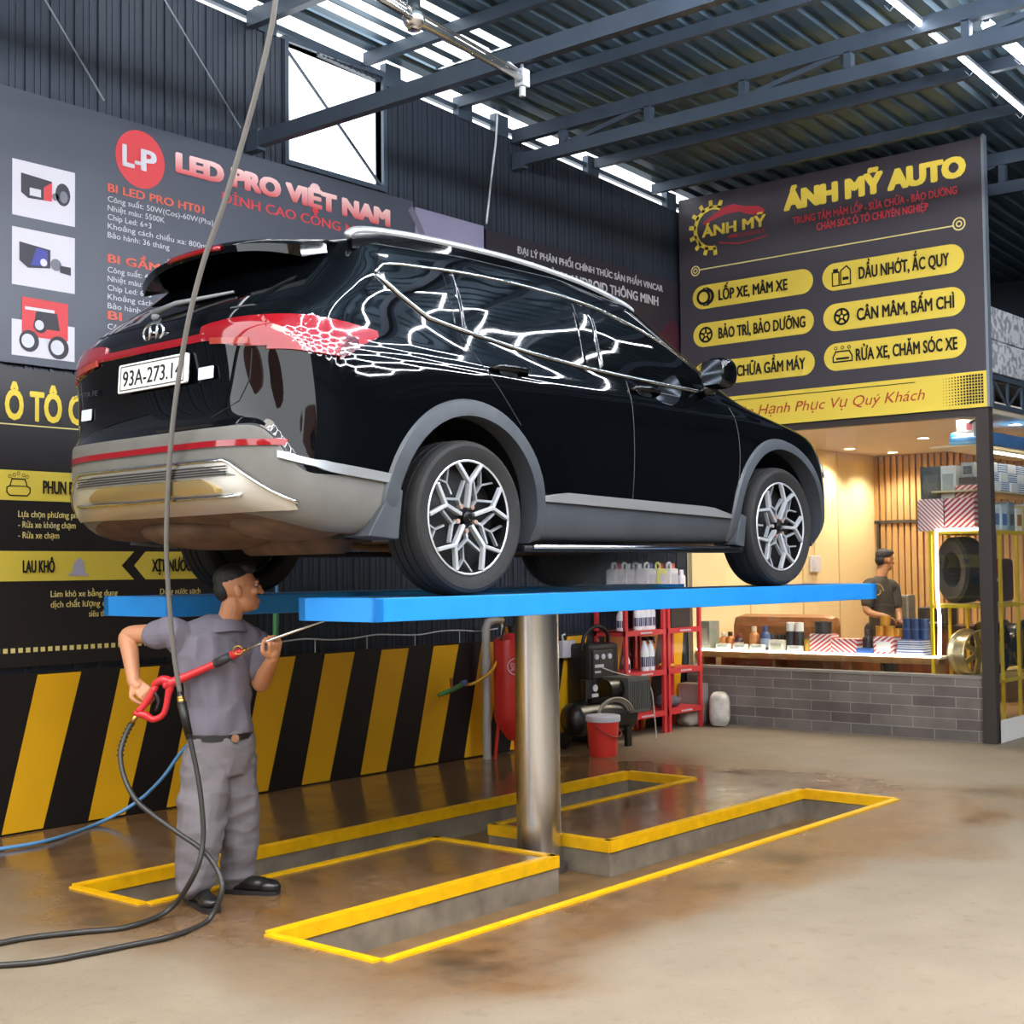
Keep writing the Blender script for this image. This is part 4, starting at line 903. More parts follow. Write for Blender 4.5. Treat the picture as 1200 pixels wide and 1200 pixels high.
struct('floor', box(SHX+.11, 17, SHY+.04, 7.98, 0, FZ), mat('shop_tiles', '#a9855a', .25, noise=.15))
struct('trim_31', box(SHX+.02, 17, SHY-.03, SHY+.03, .0, .19), mat('white_kerb', '#e4e2dc', .5))
struct('wall_shop', box(SHX+.1, 17, 7.93, 7.99, 0, 3.06), cream)
for i, x in enumerate((13.7, 14.95, 15.9)): struct('trim_%d' % (32+i), box(x, x+.02, 7.922, 7.93, FZ, 3.05), mat('cream_joint', '#cdb07a', .6))
struct('wall_shop', box(17, 17.08, SHY, 7.98, 0, 3.06), mat('beige_wall', '#cdb088', .6))
sl = [box(16.955, 17.0, y, y+.055, FZ, 3.05) for y in np.arange(6.0, 7.9, .085)]
struct('trim_36', join(*sl), slatm)
struct('trim_37', join(box(16.93, 16.99, 7.20, 7.92, 2.17, 2.21), box(16.93, 16.97, 7.86, 7.89, FZ, 2.2)), darkframe)
struct('ceiling_shop', box(SHX+.02, 17.06, SHY, 7.98, 3.06, 3.12), ceilm)
struct('ceiling', box(SHX, 17.1, SHY, 8.0, 3.30, 3.36), darkframe)
pil_ = struct('trim_40', box(SHX-.045, SHX+.06, SHY-.03, SHY+.09, 0, 3.36), darkframe)
struct('trim_41', box(SHX-.03, SHX+.05, SHY+.09, 8.0, 2.98, 3.07), darkframe)
fr_ = [box(SHX+.06, 17, SHY-.02, SHY+.03, 3.06, 3.10), box(SHX+.06, 17, SHY-.02, SHY+.03, 3.32, 3.37)]
for k in range(12): fr_.append(bar((12.55+k*.38, SHY, 3.08), (12.55+k*.38, SHY, 3.35), .025, .025, (0, 1, 0)))
for k in range(12): fr_.append(bar((12.55+k*.38, SHY, 3.09 if k % 2 else 3.33), (12.93+k*.38, SHY, 3.33 if k % 2 else 3.09), .018, .018))
struct('trim_42', join(*fr_), steel)
struct('window_3', box(SHX+.035, SHX+.043, SHY+.09, 7.93, .60, 2.98), glassp)
struct('window_4', box(SHX+.06, 16.98, SHY-.004, SHY+.004, .19, 3.06), glassp)
# printed foil panels above the side window
foil = bpy.data.materials.new('printed_foil'); foil.use_nodes = True
def _foil():
    nt = foil.node_tree; N = nt.nodes.new; L = nt.links.new; b = nt.nodes['Principled BSDF']; tc = N('ShaderNodeTexCoord')
    v_ = N('ShaderNodeTexVoronoi'); v_.inputs['Scale'].default_value = 9; v_.distance = 'CHEBYCHEV'; L(tc.outputs['Object'], v_.inputs['Vector'])
    n = N('ShaderNodeTexNoise'); n.inputs['Scale'].default_value = 15; L(tc.outputs['Object'], n.inputs['Vector'])
    r = N('ShaderNodeValToRGB'); e = r.color_ramp.elements; e[0].position = .44; e[0].color = lin('#9ba1a8'); e[1].position = .52; e[1].color = lin('#dfe2e4'); L(n.outputs['Fac'], r.inputs['Fac'])
    L(r.outputs[0], b.inputs['Base Color']); b.inputs['Roughness'].default_value = .35; b.inputs['Metallic'].default_value = .2
_foil()
for i, (z0, z1, lb) in enumerate(((3.38, 3.68, 'lower row of white printed foil board above the side window'), (3.69, 3.99, 'upper row of white printed foil board above the side window'))):
    tag(obj('foil_panel', box(SHX+.0, 16.9, SHY-.03, SHY+.05, z0, z1), foil, bevel=.012), lb, 'panel', 'foil panels over the side window')
# downlights
dlm = mat('downlight_glow', '#fff1d8', .4, emit=30., ecol='#ffdfae')
spots = [(12.76, 6.35), (12.75, 5.72), (12.70, 5.05), (15.6, 7.60), (16.5, 7.45), (14.93, 6.37), (14.2, 5.07), (13.6, 7.3)]
dn = ['front row, above the car bonnet', 'front row, second from the corner pillar', 'front row, beside the corner pillar', 'against the cream wall', 'near the wood slat wall', 'in the middle of the ceiling', 'seen through the side glass', 'hidden behind the car front']
for (x, y), lb in zip(spots, dn):
    d = thing('downlight', 'round warm ceiling downlight '+lb, 'lamp', (x, y, 3.06), 0, 'downlights in the shop ceiling')
    obj('bezel', lathe([(.075, 0), (.075, -.008), (.06, -.008)], 20), white, d)
    obj('diffuser', cyl((0, 0, -.007), .06, .004, 20), dlm, d)
    li = bpy.data.lights.new('downlight_glow', 'SPOT'); li.energy = 85; li.color = (1, .86, .68); li.spot_size = 2.3; li.spot_blend = .6; li.shadow_soft_size = .06
    lo = bpy.data.objects.new('downlight_glow', li); COL.objects.link(lo); lo.parent = d; lo.location = (0, 0, -.03)
# LED strips framing the display
ledm = mat('strip_led', '#ffffff', .4, emit=7., ecol='#fff6e4')
LX = SHX+.12
ls = tag(obj('light_strip', join(tube([(LX, 7.9, .755), (LX, 5.24, .755)], .012, 6), tube(spline([(LX, 5.235, .755), (LX, 5.225, 1.1), (LX, 5.24, 1.4), (LX, 5.235, 1.94)], 6), .017, 6), tube([(LX, 5.235, 1.945), (LX, 4.80, 1.945)], .015, 6)), ledm), 'white LED strip framing the display behind the front glass', 'light strip')
ls = tag(obj('light_strip', tube([(SHX+.14, SHY+.10, 2.67), (16.5, SHY+.10, 2.67)], .014, 6), ledm), 'white LED strip high behind the side glass', 'light strip')
# display ledge
dl = thing('display_ledge', 'low white display ledge of car products behind the front glass', 'shelf', (LX, 5.25, FZ))
obj('shelf_board', box(.01, .34, 0, 2.66, .61, .63), mat('ledge_white', '#e8dfce', .4), dl)
obj('front_edge', box(.0, .01, 0, 2.66, .56, .63), mat('ledge_brown', '#8a6238', .5), dl)
for y in (.05, .9, 1.75, 2.6): obj('leg', box(.05, .30, y, y+.03, 0, .61), _mats['ledge_brown'], dl)
# yellow rack behind the corner
ry = mat('rack_yellow', '#d9b41f', .4)
rk = thing('corner_rack', 'yellow metal rack behind the glass at the corner pillar', 'rack', (SHX+.13, SHY+.12, FZ))
for x in (.0, .42, .86, 1.55, 2.2):
    for y in ((0, .50) if x < 1 else (0,)): obj('upright', bar((x, y, 0), (x, y, 1.82 if x > .1 or y > .1 else 2.6), .028, .028, (0, 1, 0)), ry, rk)
for z in (.40, 1.11, 1.80):
    obj('shelf_frame', join(bar((0, 0, z), (2.2, 0, z), .03, .03), bar((0, .5, z), (.86, .5, z), .03, .03), bar((0, 0, z), (0, .5, z), .03, .03), bar((.86, 0, z), (.86, .5, z), .03, .03)), ry, rk)
    if z != 1.11: obj('shelf_panel', box(0, 2.2, 0, .5, z+.014, z+.022), mat('shelf_glass', '#c6ad62', .3), rk)
obj('shelf_panel', box(0, .86, 0, .5, 1.125, 1.133), _mats['shelf_glass'], rk)
obj('upper_shelf', box(0, 2.2, 0, .48, 2.60, 2.615), mat('shelf_pale', '#cdbb94', .4), rk)
obj('upper_shelf', box(0, 2.2, 0, .48, 2.18, 2.195), _mats['shelf_pale'], rk)
# ---- goods: things standing on shelves; (px, py) is the photo position of the middle of the foot
def cmat(c, r=.45): return mat('goods_'+c.strip('#'), c, r)
striped = {}
def stripes(c1, c2, sc, ang):
    k = 'stripe_%s_%s_%d_%d' % (c1, c2, sc, ang)
    if k in _mats: return _mats[k]
    M = bpy.data.materials.new(k); M.use_nodes = True; nt = M.node_tree; N = nt.nodes.new; L = nt.links.new; tc = N('ShaderNodeTexCoord'); mp = N('ShaderNodeMapping'); mp.inputs['Rotation'].default_value = (math.radians(ang), 0, 0)
    w_ = N('ShaderNodeTexWave'); w_.inputs['Scale'].default_value = sc; w_.bands_direction = 'Z'; r = N('ShaderNodeValToRGB'); r.color_ramp.interpolation = 'CONSTANT'; e = r.color_ramp.elements; e[0].color = lin(c1); e[1].position = .5; e[1].color = lin(c2)
    L(tc.outputs['Object'], mp.inputs[0]); L(mp.outputs[0], w_.inputs['Vector']); L(w_.outputs['Fac'], r.inputs['Fac']); L(r.outputs[0], nt.nodes['Principled BSDF'].inputs['Base Color']); nt.nodes['Principled BSDF'].inputs['Roughness'].default_value = .5
    _mats[k] = M; return M
def carton(label, loc, sx, sy, sz, m_, rz=0, group=None, lid=None, tilt=0, cat='box', name='carton'):
    t = obj(name, box(-sx/2, sx/2, -sy/2, sy/2, 0, sz), m_, bevel=.004); t.location = loc; t.rotation_euler = (tilt, 0, rz); tag(t, label, cat, group)
    if lid:
        obj('printed_panel', flat([(-sy*.36, sz*.2), (sy*.36, sz*.2), (sy*.36, sz*.75), (-sy*.36, sz*.75)], (-sx/2, 0, 0), (0, -1, 0), (0, 0, 1), .002), lid, t)
    return t
def bottle(label, loc, r, h, m_, capm, group=None, cap=.22, name='bottle', neck=.45, lab=None, cat='bottle'):
    t = obj(name, lathe([(.001, 0), (r, 0), (r, h*.62), (r*.92, h*.68), (r*neck, h*(1-cap)), (r*neck, h*(1-cap*.6)), (.001, h*(1-cap*.6))], 16), m_, smooth=.7); t.location = loc; tag(t, label, cat, group)
    obj('cap', cyl((0, 0, h*(1-cap)), r*(neck+.1), h*cap, 14), capm, t, smooth=.6)
    if lab: obj('printed_label', lathe([(r*1.015, h*.15), (r*1.015, h*.5)], 16), lab, t, smooth=True)
    return t
def can(label, loc, r, h, m_, lidm, group=None, cat='can', name='can'):
    t = obj(name, lathe([(.001, 0), (r, 0), (r, h), (.001, h)], 18), m_, smooth=.6); t.location = loc; tag(t, label, cat, group)
    obj('lid', cyl((0, 0, h*.94), r*1.04, h*.06, 18), lidm, t, smooth=.6); return t
LZ = FZ+.631
def lg_(px, dx=.15): q = on_x(px, 755, LX+dx); return (LX+dx, q.y, LZ)
GL = 'goods on the display ledge'
carton('clear grey display case at the far end of the ledge', lg_(829), .2, .18, .30, mat('case_grey', '#8e9488', .2), lid=cmat('#aab0a4'))
bottle('small orange bottle beside the grey display case', lg_(848), .045, .18, cmat('#d28a4a'), cmat('#d8d0c0'))
bottle('second small orange bottle from the grey display case', lg_(856), .045, .19, cmat('#c9783c'), cmat('#3a3028'))
bottle('dark brown bottle between the orange bottles on the ledge', lg_(866), .05, .17, cmat('#3a2a30'), cmat('#7b3a3a'), lab=cmat('#c9bba4'))
bottle('tall amber bottle in the middle of the display ledge', lg_(884), .05, .25, cmat('#c8854c'), cmat('#e0c9a4'))
bottle('blue bottle in the middle of the display ledge', lg_(897), .055, .26, cmat('#31507a'), cmat('#31507a'), lab=cmat('#8fa6c0'))
carton('low white carton in front of the dark bottles on the ledge', lg_(912, .10), .1, .17, .12, cmat('#d9d2c2'), lid=cmat('#9a9a88'))
for i, px in enumerate((906, 914, 922)): can('small dark jar behind the low white carton, %s from the blue bottle' % ('first', 'second', 'third')[i], (LX+.24, lg_(px, .24)[1], LZ), .032, .17, cmat('#2e2a28'), cmat('#55504a'), 'dark jars on the ledge')
bottle('black bottle with white top, nearer the orange jar', lg_(937), .05, .30, cmat('#2b2b2d'), cmat('#e8e4da'), cap=.3, neck=.8)
bottle('black bottle with white top, nearer the blue bottle', lg_(927), .05, .30, cmat('#2b2b2d'), cmat('#e8e4da'), cap=.3, neck=.8)
for px, lb in ((848, 'flat white pack under the small orange bottles'), (868, 'flat white pack before the dark brown bottle'), (888, 'flat pale pack before the amber bottle'), (932, 'flat white pack before the black bottles')):
    carton(lb, lg_(px, .055), .07, .15, .07, cmat('#e4e0d6'), lid=cmat('#a9b4ac'))
can('yellow tub beside the black bottles on the ledge', lg_(948), .05, .14, cmat('#c9a23c'), cmat('#7b8a52'))
rws = stripes('#f0e6e2', '#c23a44', 9, 35); rws2 = stripes('#f0e6e2', '#c23a44', 9, -35)
c1 = carton('red and white striped carton leaning on the ledge', lg_(966), .16, .24, .19, rws)
can('dark tin standing on the leaning red striped carton', tuple(Vector(lg_(965))+Vector((0, 0, .192))), .085, .12, cmat('#3a3836'), cmat('#55524e'))
carton('second red and white striped carton beside the leaning one', lg_(993, .13), .16, .28, .15, rws2)
bottle('dark spray bottle between the striped cartons', lg_(1017), .05, .24, cmat('#262428'), cmat('#3c3a3e'))
carton('small blue box at the foot of the dark spray bottle', lg_(1014, .06), .08, .16, .065, cmat('#2f62a8'))
rb = carton('red and white carton with orange cans stacked on it', lg_(1040), .18, .21, .18, rws, lid=cmat('#ece4e0'))
orc = cmat('#e2972c')
for dx, dz, lb in ((-.05, 0, 'orange can on the striped carton, lower one by the spray bottle'), (.05, 0, 'orange can on the striped carton, lower one by the blue cans'), (0, .10, 'orange can on top of the two other orange cans')):
    p_ = lg_(1038); can(lb, (p_[0], p_[1]-dx, LZ+.182+dz), .047, .098, orc, cmat('#f0b04a'), 'orange cans on the carton')
can('single orange can at the edge of the striped carton', (lg_(1052)[0]+.02, lg_(1052)[1], LZ+.182), .035, .075, orc, cmat('#f0b04a'))
carton('long blue and white box under the blue cans', lg_(1071, .13), .2, .27, .085, stripes('#d9dbe2', '#3b4a86', 12, 0))
carton('second long blue and white box, stacked on the first', tuple(Vector(lg_(1071, .13))+Vector((0, 0, .086))), .2, .25, .07, stripes('#4a5590', '#d9dbe2', 14, 0))
for i, px in enumerate((1064, 1074, 1084)):
    for k in range(2):
        can('dark blue can on the blue boxes, %s row, %s from the orange cans' % (('lower', 'upper')[k], ('first', 'second', 'third')[i]), (lg_(px)[0], lg_(px)[1], LZ+.158+k*.10), .046, .098, cmat('#24406e'), cmat('#5b7396'), 'dark blue cans on the ledge')
# corner rack goods
RZ = FZ+1.823
def rk_(px, py, X): q = on_x(px, py, X); return (X, q.y, q.z)
def on_rack(px, dx, dz=0): q = on_x(px, 612, SHX+.13+dx); return (SHX+.13+dx, q.y, RZ+dz)
carton('white box with red dashes on the corner rack', on_rack(1099, .2), .3, .27, .30, stripes('#efe3df', '#b8666c', 11, -45))
carton('red and white striped box on the rack by the pillar', on_rack(1131, .2), .3, .30, .30, stripes('#e8d2d0', '#a8283a', 8, 40))
bag = carton('dark wrapped case on the box with red dashes', on_rack(1097, .2, .302), .22, .20, .31, mat('black_wrap', '#4a4d4c', .3, noise=.3, nscale=12), lid=cmat('#5a5f60'))
carton('pale carton standing beside the dark wrapped case', on_rack(1117, .2, .302), .2, .15, .31, cmat('#cfcfc6'), lid=cmat('#a0a4a0'))
carton('flat red and white carton on the rack by the pillar', on_rack(1137, .2, .302), .2, .22, .12, rws)
carton('dark lidded carton on the flat red carton', on_rack(1139, .2, .424), .18, .16, .07, cmat('#574a44'))
carton('grey carton topmost by the corner pillar', on_rack(1139, .2, .496), .15, .12, .14, cmat('#a8a8a4'), lid=cmat('#55585a'))
for i, (px, dz, lb) in enumerate(((1129, 0, 'lower left small white box on the top shelf'), (1139, 0, 'lower right small white box on the top shelf'), (1129, .122, 'upper left small white box on the top shelf'), (1139, .122, 'upper small box with a maroon side on the top shelf'))):
    q = on_x(px, 530, SHX+.33); carton(lb, (SHX+.33, q.y, FZ+2.618+dz), .1, .085, .12, cmat('#e9e4dc'), lid=cmat('#8a3a4a' if i == 3 else '#b9b9b4'))
# side-window shelves: rows along x behind the side glass
def sd(px, py, dy=.25): q = on_y(px, py, SHY+dy); return q.x
tag(obj('tarp', join(box(12.75, 15.2, SHY+.14, SHY+.5, FZ+2.62, FZ+2.76), box(12.62, 12.8, SHY+.14, SHY+.46, FZ+2.62, FZ+2.70)), mat('tarp_blue', '#2f6fae', .5, noise=.2, nscale=8), bevel=.03), 'folded blue tarp on the top shelf behind the side glass', 'tarp')
tag(obj('hose', tube(spline([(12.5, SHY+.2, 2.93), (12.75, SHY+.2, 2.97), (13.0, SHY+.2, 2.80), (13.3, SHY+.2, 2.88), (13.7, SHY+.2, 2.84)], 6), .012, 6), blk, smooth=True), 'black cable looping under the shop ceiling by the pillar', 'cable')
random.seed(3)
x = 12.62; i = 0
sw = stripes('#dfe6ea', '#3a6190', 16, 0)
names = ['first', 'second', 'third', 'fourth', 'fifth', 'sixth', 'seventh', 'eighth']
for i in range(6):
    for k in range(3):
        carton('white and blue box in the %s stack from the pillar, %s' % (names[i], ('bottom one', 'middle one', 'top one')[k]), (13.02+.24*i, SHY+.26+.01*k, FZ+2.197+.092*k), .21, .2, .09, sw if (i+k) % 2 else cmat('#d8dadb'), .05*((i+k) % 3-1), 'white and blue boxes behind the side glass')
for i in range(6):
    carton('tall pale carton on the rack behind the side glass, %s from the pillar' % names[i], (13.0+.2*i, SHY+.26, RZ), .15, .2, .22+.03*(i % 3), cmat(('#dfe3e2', '#c3d0d6', '#7c8e94', '#e6e0d0', '#b5a26a', '#d0d8dc')[i]), 0, 'tall cartons behind the side glass', None)
    q = obj('printed_panel', box(-.055, .055, -.104, -.1, .05, .16), cmat(('#5a7fae', '#3f74b4', '#4c5558', '#a06a3a', '#6b5a2a', '#6b86a0')[i]), [o for o in bpy.data.objects if o.name.startswith('carton')][-1])
def rim(label, loc, r, w, m1, m2, axis_rz, group=None, name='wheel_rim'):
    t = obj(name, lathe([(r*.93, -w/2), (r, -w/2), (r, -w/2+.02), (r*.88, -w/2+.05), (r*.84, 0), (r*.88, w/2-.05), (r, w/2-.02), (r, w/2), (r*.93, w/2), (r*.80, 0)], 40, 'y', True), m1, smooth=.6); t.location = loc; t.rotation_euler = (0, 0, axis_rz); tag(t, label, 'wheel rim', group)
    for k in range(7): a = 2*PI*k/7; obj('spoke', bar((.05*math.cos(a), -w*.3, .05*math.sin(a)), (r*.9*math.cos(a), -w*.32, r*.9*math.sin(a)), .05, .03, (0, 1, 0)), m2, t, bevel=.006)
    obj('hub', cyl((0, -w*.2, 0), .07, w*.2, 16, (0, -1, 0)), m2, t); return t
q = on_x(1142, 775, 12.85)
rim('silver and gold wheel rim standing behind the front glass at the pillar', (12.85, q.y, FZ+.44+.225), .225, .24, mat('rim_gold', '#c9bfa0', .3, .8), mat('rim_gold2', '#b09a5c', .3, .8), -.5)
rim('black wheel rim low behind the side glass', (13.35, SHY+.38, FZ+.44+.25), .25, .22, rimdark, mat('rim_bronze', '#8d6a2c', .35, .8), 0)
rim('black wheel rim farther along behind the side glass', (14.0, SHY+.38, FZ+.44+.25), .25, .22, rimdark, _mats['rim_bronze'], 0)
q = on_x(1130, 700, 12.9)
tag(obj('tyre', xf(lathe([(.17, -.1), (.28, -.115), (.31, -.09), (.315, 0), (.31, .09), (.28, .115), (.17, .1)], 36, 'y', True), Matrix.Rotation(.9, 4, 'Z')), rubber, smooth=.6), 'black tyre standing on the middle shelf by the pillar', 'tyre').location = (12.84, q.y, FZ+1.135+.315)
tag(obj('cushion', xf(box(-.15, .15, -.07, .07, 0, .42), Matrix.Identity(4)), mat('red_cover', '#8a1524', .45, noise=.2, nscale=10), bevel=.05), 'dark red seat cover pack on the middle shelf behind the side glass', 'seat cover').location = (13.12, SHY+.30, FZ+1.135)
o_ = [o for o in bpy.data.objects if o.name.startswith('cushion')][0]; obj('white_tag', flat([(-.06, .16), (.07, .21), (.08, .25), (-.05, .20)], (0, -.072, 0), (1, 0, 0), (0, 0, 1), .003), white, o_)
tag(obj('cushion', box(-.17, .17, -.07, .07, 0, .42), mat('maroon_cover', '#3a2124', .5), bevel=.05), 'dark maroon seat cover pack next to the red one', 'seat cover').location = (13.46, SHY+.30, FZ+1.135)
# ---- furniture in the shop
sofam = mat('tan_leather', '#8c5a34', .4, noise=.1, nscale=4)
sf = thing('sofa', 'brown leather sofa seen over the display ledge', 'sofa', (13.68, 7.25, FZ), PI)
obj('backrest', box(.55, .80, -.45, .75, .0, 1.0), sofam, sf, bevel=.12); obj('seat', box(-.1, .6, -.45, .75, .1, .45), sofam, sf, bevel=.06)
for y in (-.62, .68): obj('armrest', box(-.1, .75, y, y+.17, .08, .62), sofam, sf, bevel=.05)
ct = thing('counter', 'dark brown counter below the grey monitor', 'counter', (14.95, 5.75, FZ), 0)
obj('body', box(0, .6, -.25, 1.0, 0, .78), mat('counter_brown', '#5b2f1d', .4, noise=.1), ct); obj('top', box(-.03, .63, -.28, 1.03, .78, .82), mat('counter_top', '#2c211d', .3), ct)
mn = thing('monitor', 'grey box-shaped monitor on the counter, by the man', 'monitor', (15.15, on_x(1046, 720, 15.15).y, FZ+.82)); obj('casing', box(-.1, .1, -.24, .24, .05, .34), mat('monitor_grey', '#7d7870', .5), mn, bevel=.015); obj('screen', box(-.108, -.1, -.21, .21, .08, .31), mat('monitor_face', '#5d5a52', .3), mn); obj('foot', box(-.09, .09, -.15, .15, 0, .05), blk, mn)
pr = thing('printer', 'black printer on the counter beside the monitor', 'printer', (15.2, on_x(1098, 700, 15.2).y, FZ+.82)); obj('casing', box(-.16, .16, -.17, .17, 0, .2), mat('printer_black', '#26211f', .5), pr, bevel=.02); obj('paper_tray', box(-.2, -.1, -.12, .12, .02, .04), white, pr)
sk_ = thing('wall_switch', 'white socket box on the cream wall by the man', 'switch', (15.25, 7.92, 1.55)); obj('plate', box(-.14, .10, -.035, 0, 0, .2), white, sk_, bevel=.008); obj('conduit', tube([(.0, -.01, .2), (.0, -.01, 1.45)], .012, 6), cream, sk_); obj('switch', box(-.1, -.04, -.045, -.03, .05, .15), pale, sk_)
cn = obj('marker_cone', lathe([(.09, 0), (.085, .02), (.03, .24), (.001, .25)], 16), cmat('#d8643a'), smooth=.6); cn.location = (13.0, on_x(1121, 730, 13.0).y, FZ+1.135-.0); tag(cn, 'small orange and white cone on the rack by the pillar', 'cone'); obj('white_band', lathe([(.071, .08), (.047, .17)], 16), white, cn)
# ================================================================== the lift
CM = Matrix.Translation(CAR_O) @ Matrix.Rotation(CAR_TH, 4, 'Z')
def CF(g): return [tuple(CM @ Vector(p)) for p in g[0]], g[1]
blue = mat('lift_blue', '#2186d6', .38, noise=.06, nscale=5); bluetop = mat('lift_mesh', '#3b5f80', .55, .3, noise=.3, nscale=40, bump=.6, bscale=70)
pc = CM @ Vector((1.63, .09, 0))
lf = thing('car_lift', 'blue two-runway car lift on a stainless steel post', 'car lift', (pc.x, pc.y, PZ), CAR_TH)
obj('post', cyl((0, 0, 0), .134, 1.3972-PZ, 48), ss, lf, smooth=.6, label='shiny stainless steel post')
obj('post_collar', lathe([(.136, .0), (.17, 0), (.17, .05), (.136, .06)], 40), mat('wet_steel', '#8c8a86', .3, .9), lf, smooth=.6)
for y0, y1 in ((-1.0, -.47), (.58, 1.2)):
    rw = obj('runway', CF(join(box(-.65, 3.87, y0, y0+.05, -.105, -.0), box(-.65, 3.87, y1-.05, y1, -.105, -.0), box(-.65, -.60, y0, y1, -.105, -.0), box(3.82, 3.87, y0, y1, -.105, -.0), box(-.6, 3.82, y0+.05, y1-.05, -.05, -.03))), blue, lf, world=True, bevel=.004)
    obj('tread_plate', CF(join(box(-.60, 3.82, y0+.05, y1-.05, -.012, -.002), *[box(x, x+.03, y0+.05, y1-.05, -.1, -.012) for x in np.arange(-.4, 3.8, .5)])), bluetop, rw, world=True)
obj('cross_beam', CF(join(box(1.46, 1.80, -.49, .60, -.10, -.02), box(1.50, 1.56, -.49, .60, -.10, 0), box(.6, .72, -.49, .60, -.09, -.03), box(2.6, 2.72, -.49, .60, -.09, -.03))), blue, lf, world=True)
ws_ = obj('wheel_stop', CF(prism([(0, 0), (.05, 0), (.07, .10), (.12, .10), (.085, .17), (.05, .12)], (.33, -.52, -.002), (1, 0, 0), (0, 0, 1), .02)), yel, lf, world=True, label='small yellow wheel stop')
# ================================================================== things along the wall
pvc = mat('grey_pvc', '#a8a49c', .45)
gpz = thing('water_pipe', 'grey upright water pipe with a tap against the striped board', 'pipe', (on_y(570, 800, 7.80).x, 7.80, 0))
obj('riser', tube([(0, 0, 0), (.0, 0, 1.12), (.03, 0, 1.17), (.10, 0, 1.18)], .036, 12), pvc, gpz, smooth=.8); obj('coupling', cyl((0, 0, .72), .044, .12), pvc, gpz, smooth=.6)
obj('tap', join(cyl((.10, 0, 1.18), .03, .12, 12, (1, 0, 0)), cyl((.16, 0, 1.18), .014, .09, 8), tube([(.2, 0, 1.17), (.21, -.02, 1.08), (.2, -.02, .99)], .014, 8)), mat('brass_dull', '#b9b2a0', .35, .7), gpz, smooth=.6)
yh = tag(obj('hose', tube(spline([(9.14, 7.70, 1.12), (9.16, 7.70, 1.05), (9.06, 7.70, .90), (8.97, 7.72, .76), (8.84, 7.80, .66), (8.68, 7.80, .655)], 8), .013, 8), mat('hose_yellow', '#d8a32a', .4), smooth=True), 'short yellow hose hanging from the tap on the grey pipe', 'hose')
gn = thing('spray_nozzle', 'green hose nozzle at the end of the short yellow hose', 'nozzle', (8.55, 7.80, .66)); obj('barrel', tube([(.14, 0, .0), (.0, 0, -.04), (-.16, 0, -.07)], [.018, .022, .016], 10), mat('nozzle_green', '#4c8a4e', .4), gn, smooth=True); obj('trigger', bar((0, -.0, -.02), (-.02, -.01, .06), .02, .02), mat('nozzle_orange', '#b06a4a', .4), gn); obj('connector', cyl((.12, 0, 0), .024, .06, 12, (1, 0, .2)), mat('nozzle_blue', '#55609a', .4), gn)
redm = mat('tank_red', '#cf2f2a', .35); 
ft = thing('foam_tank', 'red upright foam tank with funnel foot beside the steel post', 'tank', (on_y(601, 800, 7.65).x, 7.65, 0))
obj('tank_body', lathe([(.001, 1.08), (.06, 1.07), (.16, 1.02), (.165, 1.0), (.165, .36), (.15, .30), (.05, .16), (.001, .15)], 32), redm, ft, smooth=.7)
for a in (0.5, 2.6, 4.7): obj('leg', bar((.13*math.cos(a), .13*math.sin(a), .34), (.17*math.cos(a), .17*math.sin(a), 0), .05, .012, (0, 0, 1)), redm, ft)
obj('valve', join(cyl((0, 0, 1.07), .03, .08), tube([(0, 0, 1.13), (-.12, -.02, 1.15), (-.2, -.04, 1.02)], .012, 8)), blk, ft, smooth=.6)
def curved_text(s, r, z, cap, a0, a1):
    v, f = glyphs(s); xs = [p[0] for p in v]; w = max(xs)-min(xs); out = []
    for x, y in v: a = a0+(a1-a0)*(x-min(xs))/w; out.append((r*math.cos(a), r*math.sin(a), z+y*cap/CAP))
    return out, f
obj('lettering', curved_text('SILVER', .168, .76, .07, -2.55, -1.75), white, ft)
obj('label_oval', tube([(.1675*math.cos(-2.15+.55*math.cos(t)), .1675*math.sin(-2.15+.55*math.cos(t)), .795+.075*math.sin(t)) for t in np.linspace(0, 2*PI, 33)], .004, 5), white, ft)
px_ = thing('power_socket', 'white power socket box on the striped board right of the post', 'socket', (10.29, 7.95, .79)); obj('case', box(-.1, .1, -.06, 0, 0, .16), white, px_, bevel=.01); obj('plug', box(.02, .08, -.11, -.06, .05, .11), blk, px_, bevel=.008); obj('cap', tube([(-.06, -.03, .16), (-.07, -.03, .21), (-.03, -.03, .22)], .01, 6), white, px_)
CORD = (tube(spline([(10.35, 7.84, .85), (10.36, 7.80, .78), (10.5, 7.55, .66), (10.65, 7.40, .60), (10.7, 7.27, .52), (10.72, 7.24, .30), (10.72, 7.22, .03)], 8), .007, 6))
# compressor
cp = thing('air_compressor', 'black air compressor with a dark tank and white wheel behind the red bucket', 'compressor', (10.15, 7.45, 0), -.1)
obj('tank', join(xf(lathe([(.001, -.42), (.10, -.41), (.15, -.36), (.155, 0), (.15, .36), (.10, .41), (.001, .42)], 28, 'x'), Matrix.Translation((0, 0, .28)))), mat('black_enamel', '#141312', .3), cp, smooth=.7)
obj('motor', join(cyl((.05, -.02, .52), .095, .24, 24, (1, 0, 0)), cyl((-.14, 0, .42), .07, .20, 20), box(-.2, .2, -.09, .09, .42, .46)), _mats['black_enamel'], cp, smooth=.6)
obj('motor_plate', join(cyl((-.14, -.075, .55), .03, .01, 12, (0, -1, 0)), box(-.18, -.10, -.08, -.07, .47, .50)), pale, cp)
obj('grille', join(box(.22, .52, -.16, .16, .30, .62), *[box(.24+.03*k, .25+.03*k, -.168, -.16, .33, .59) for k in range(10)]), mat('grille_grey', '#5f5f5a', .5, .3), cp, bevel=.01)
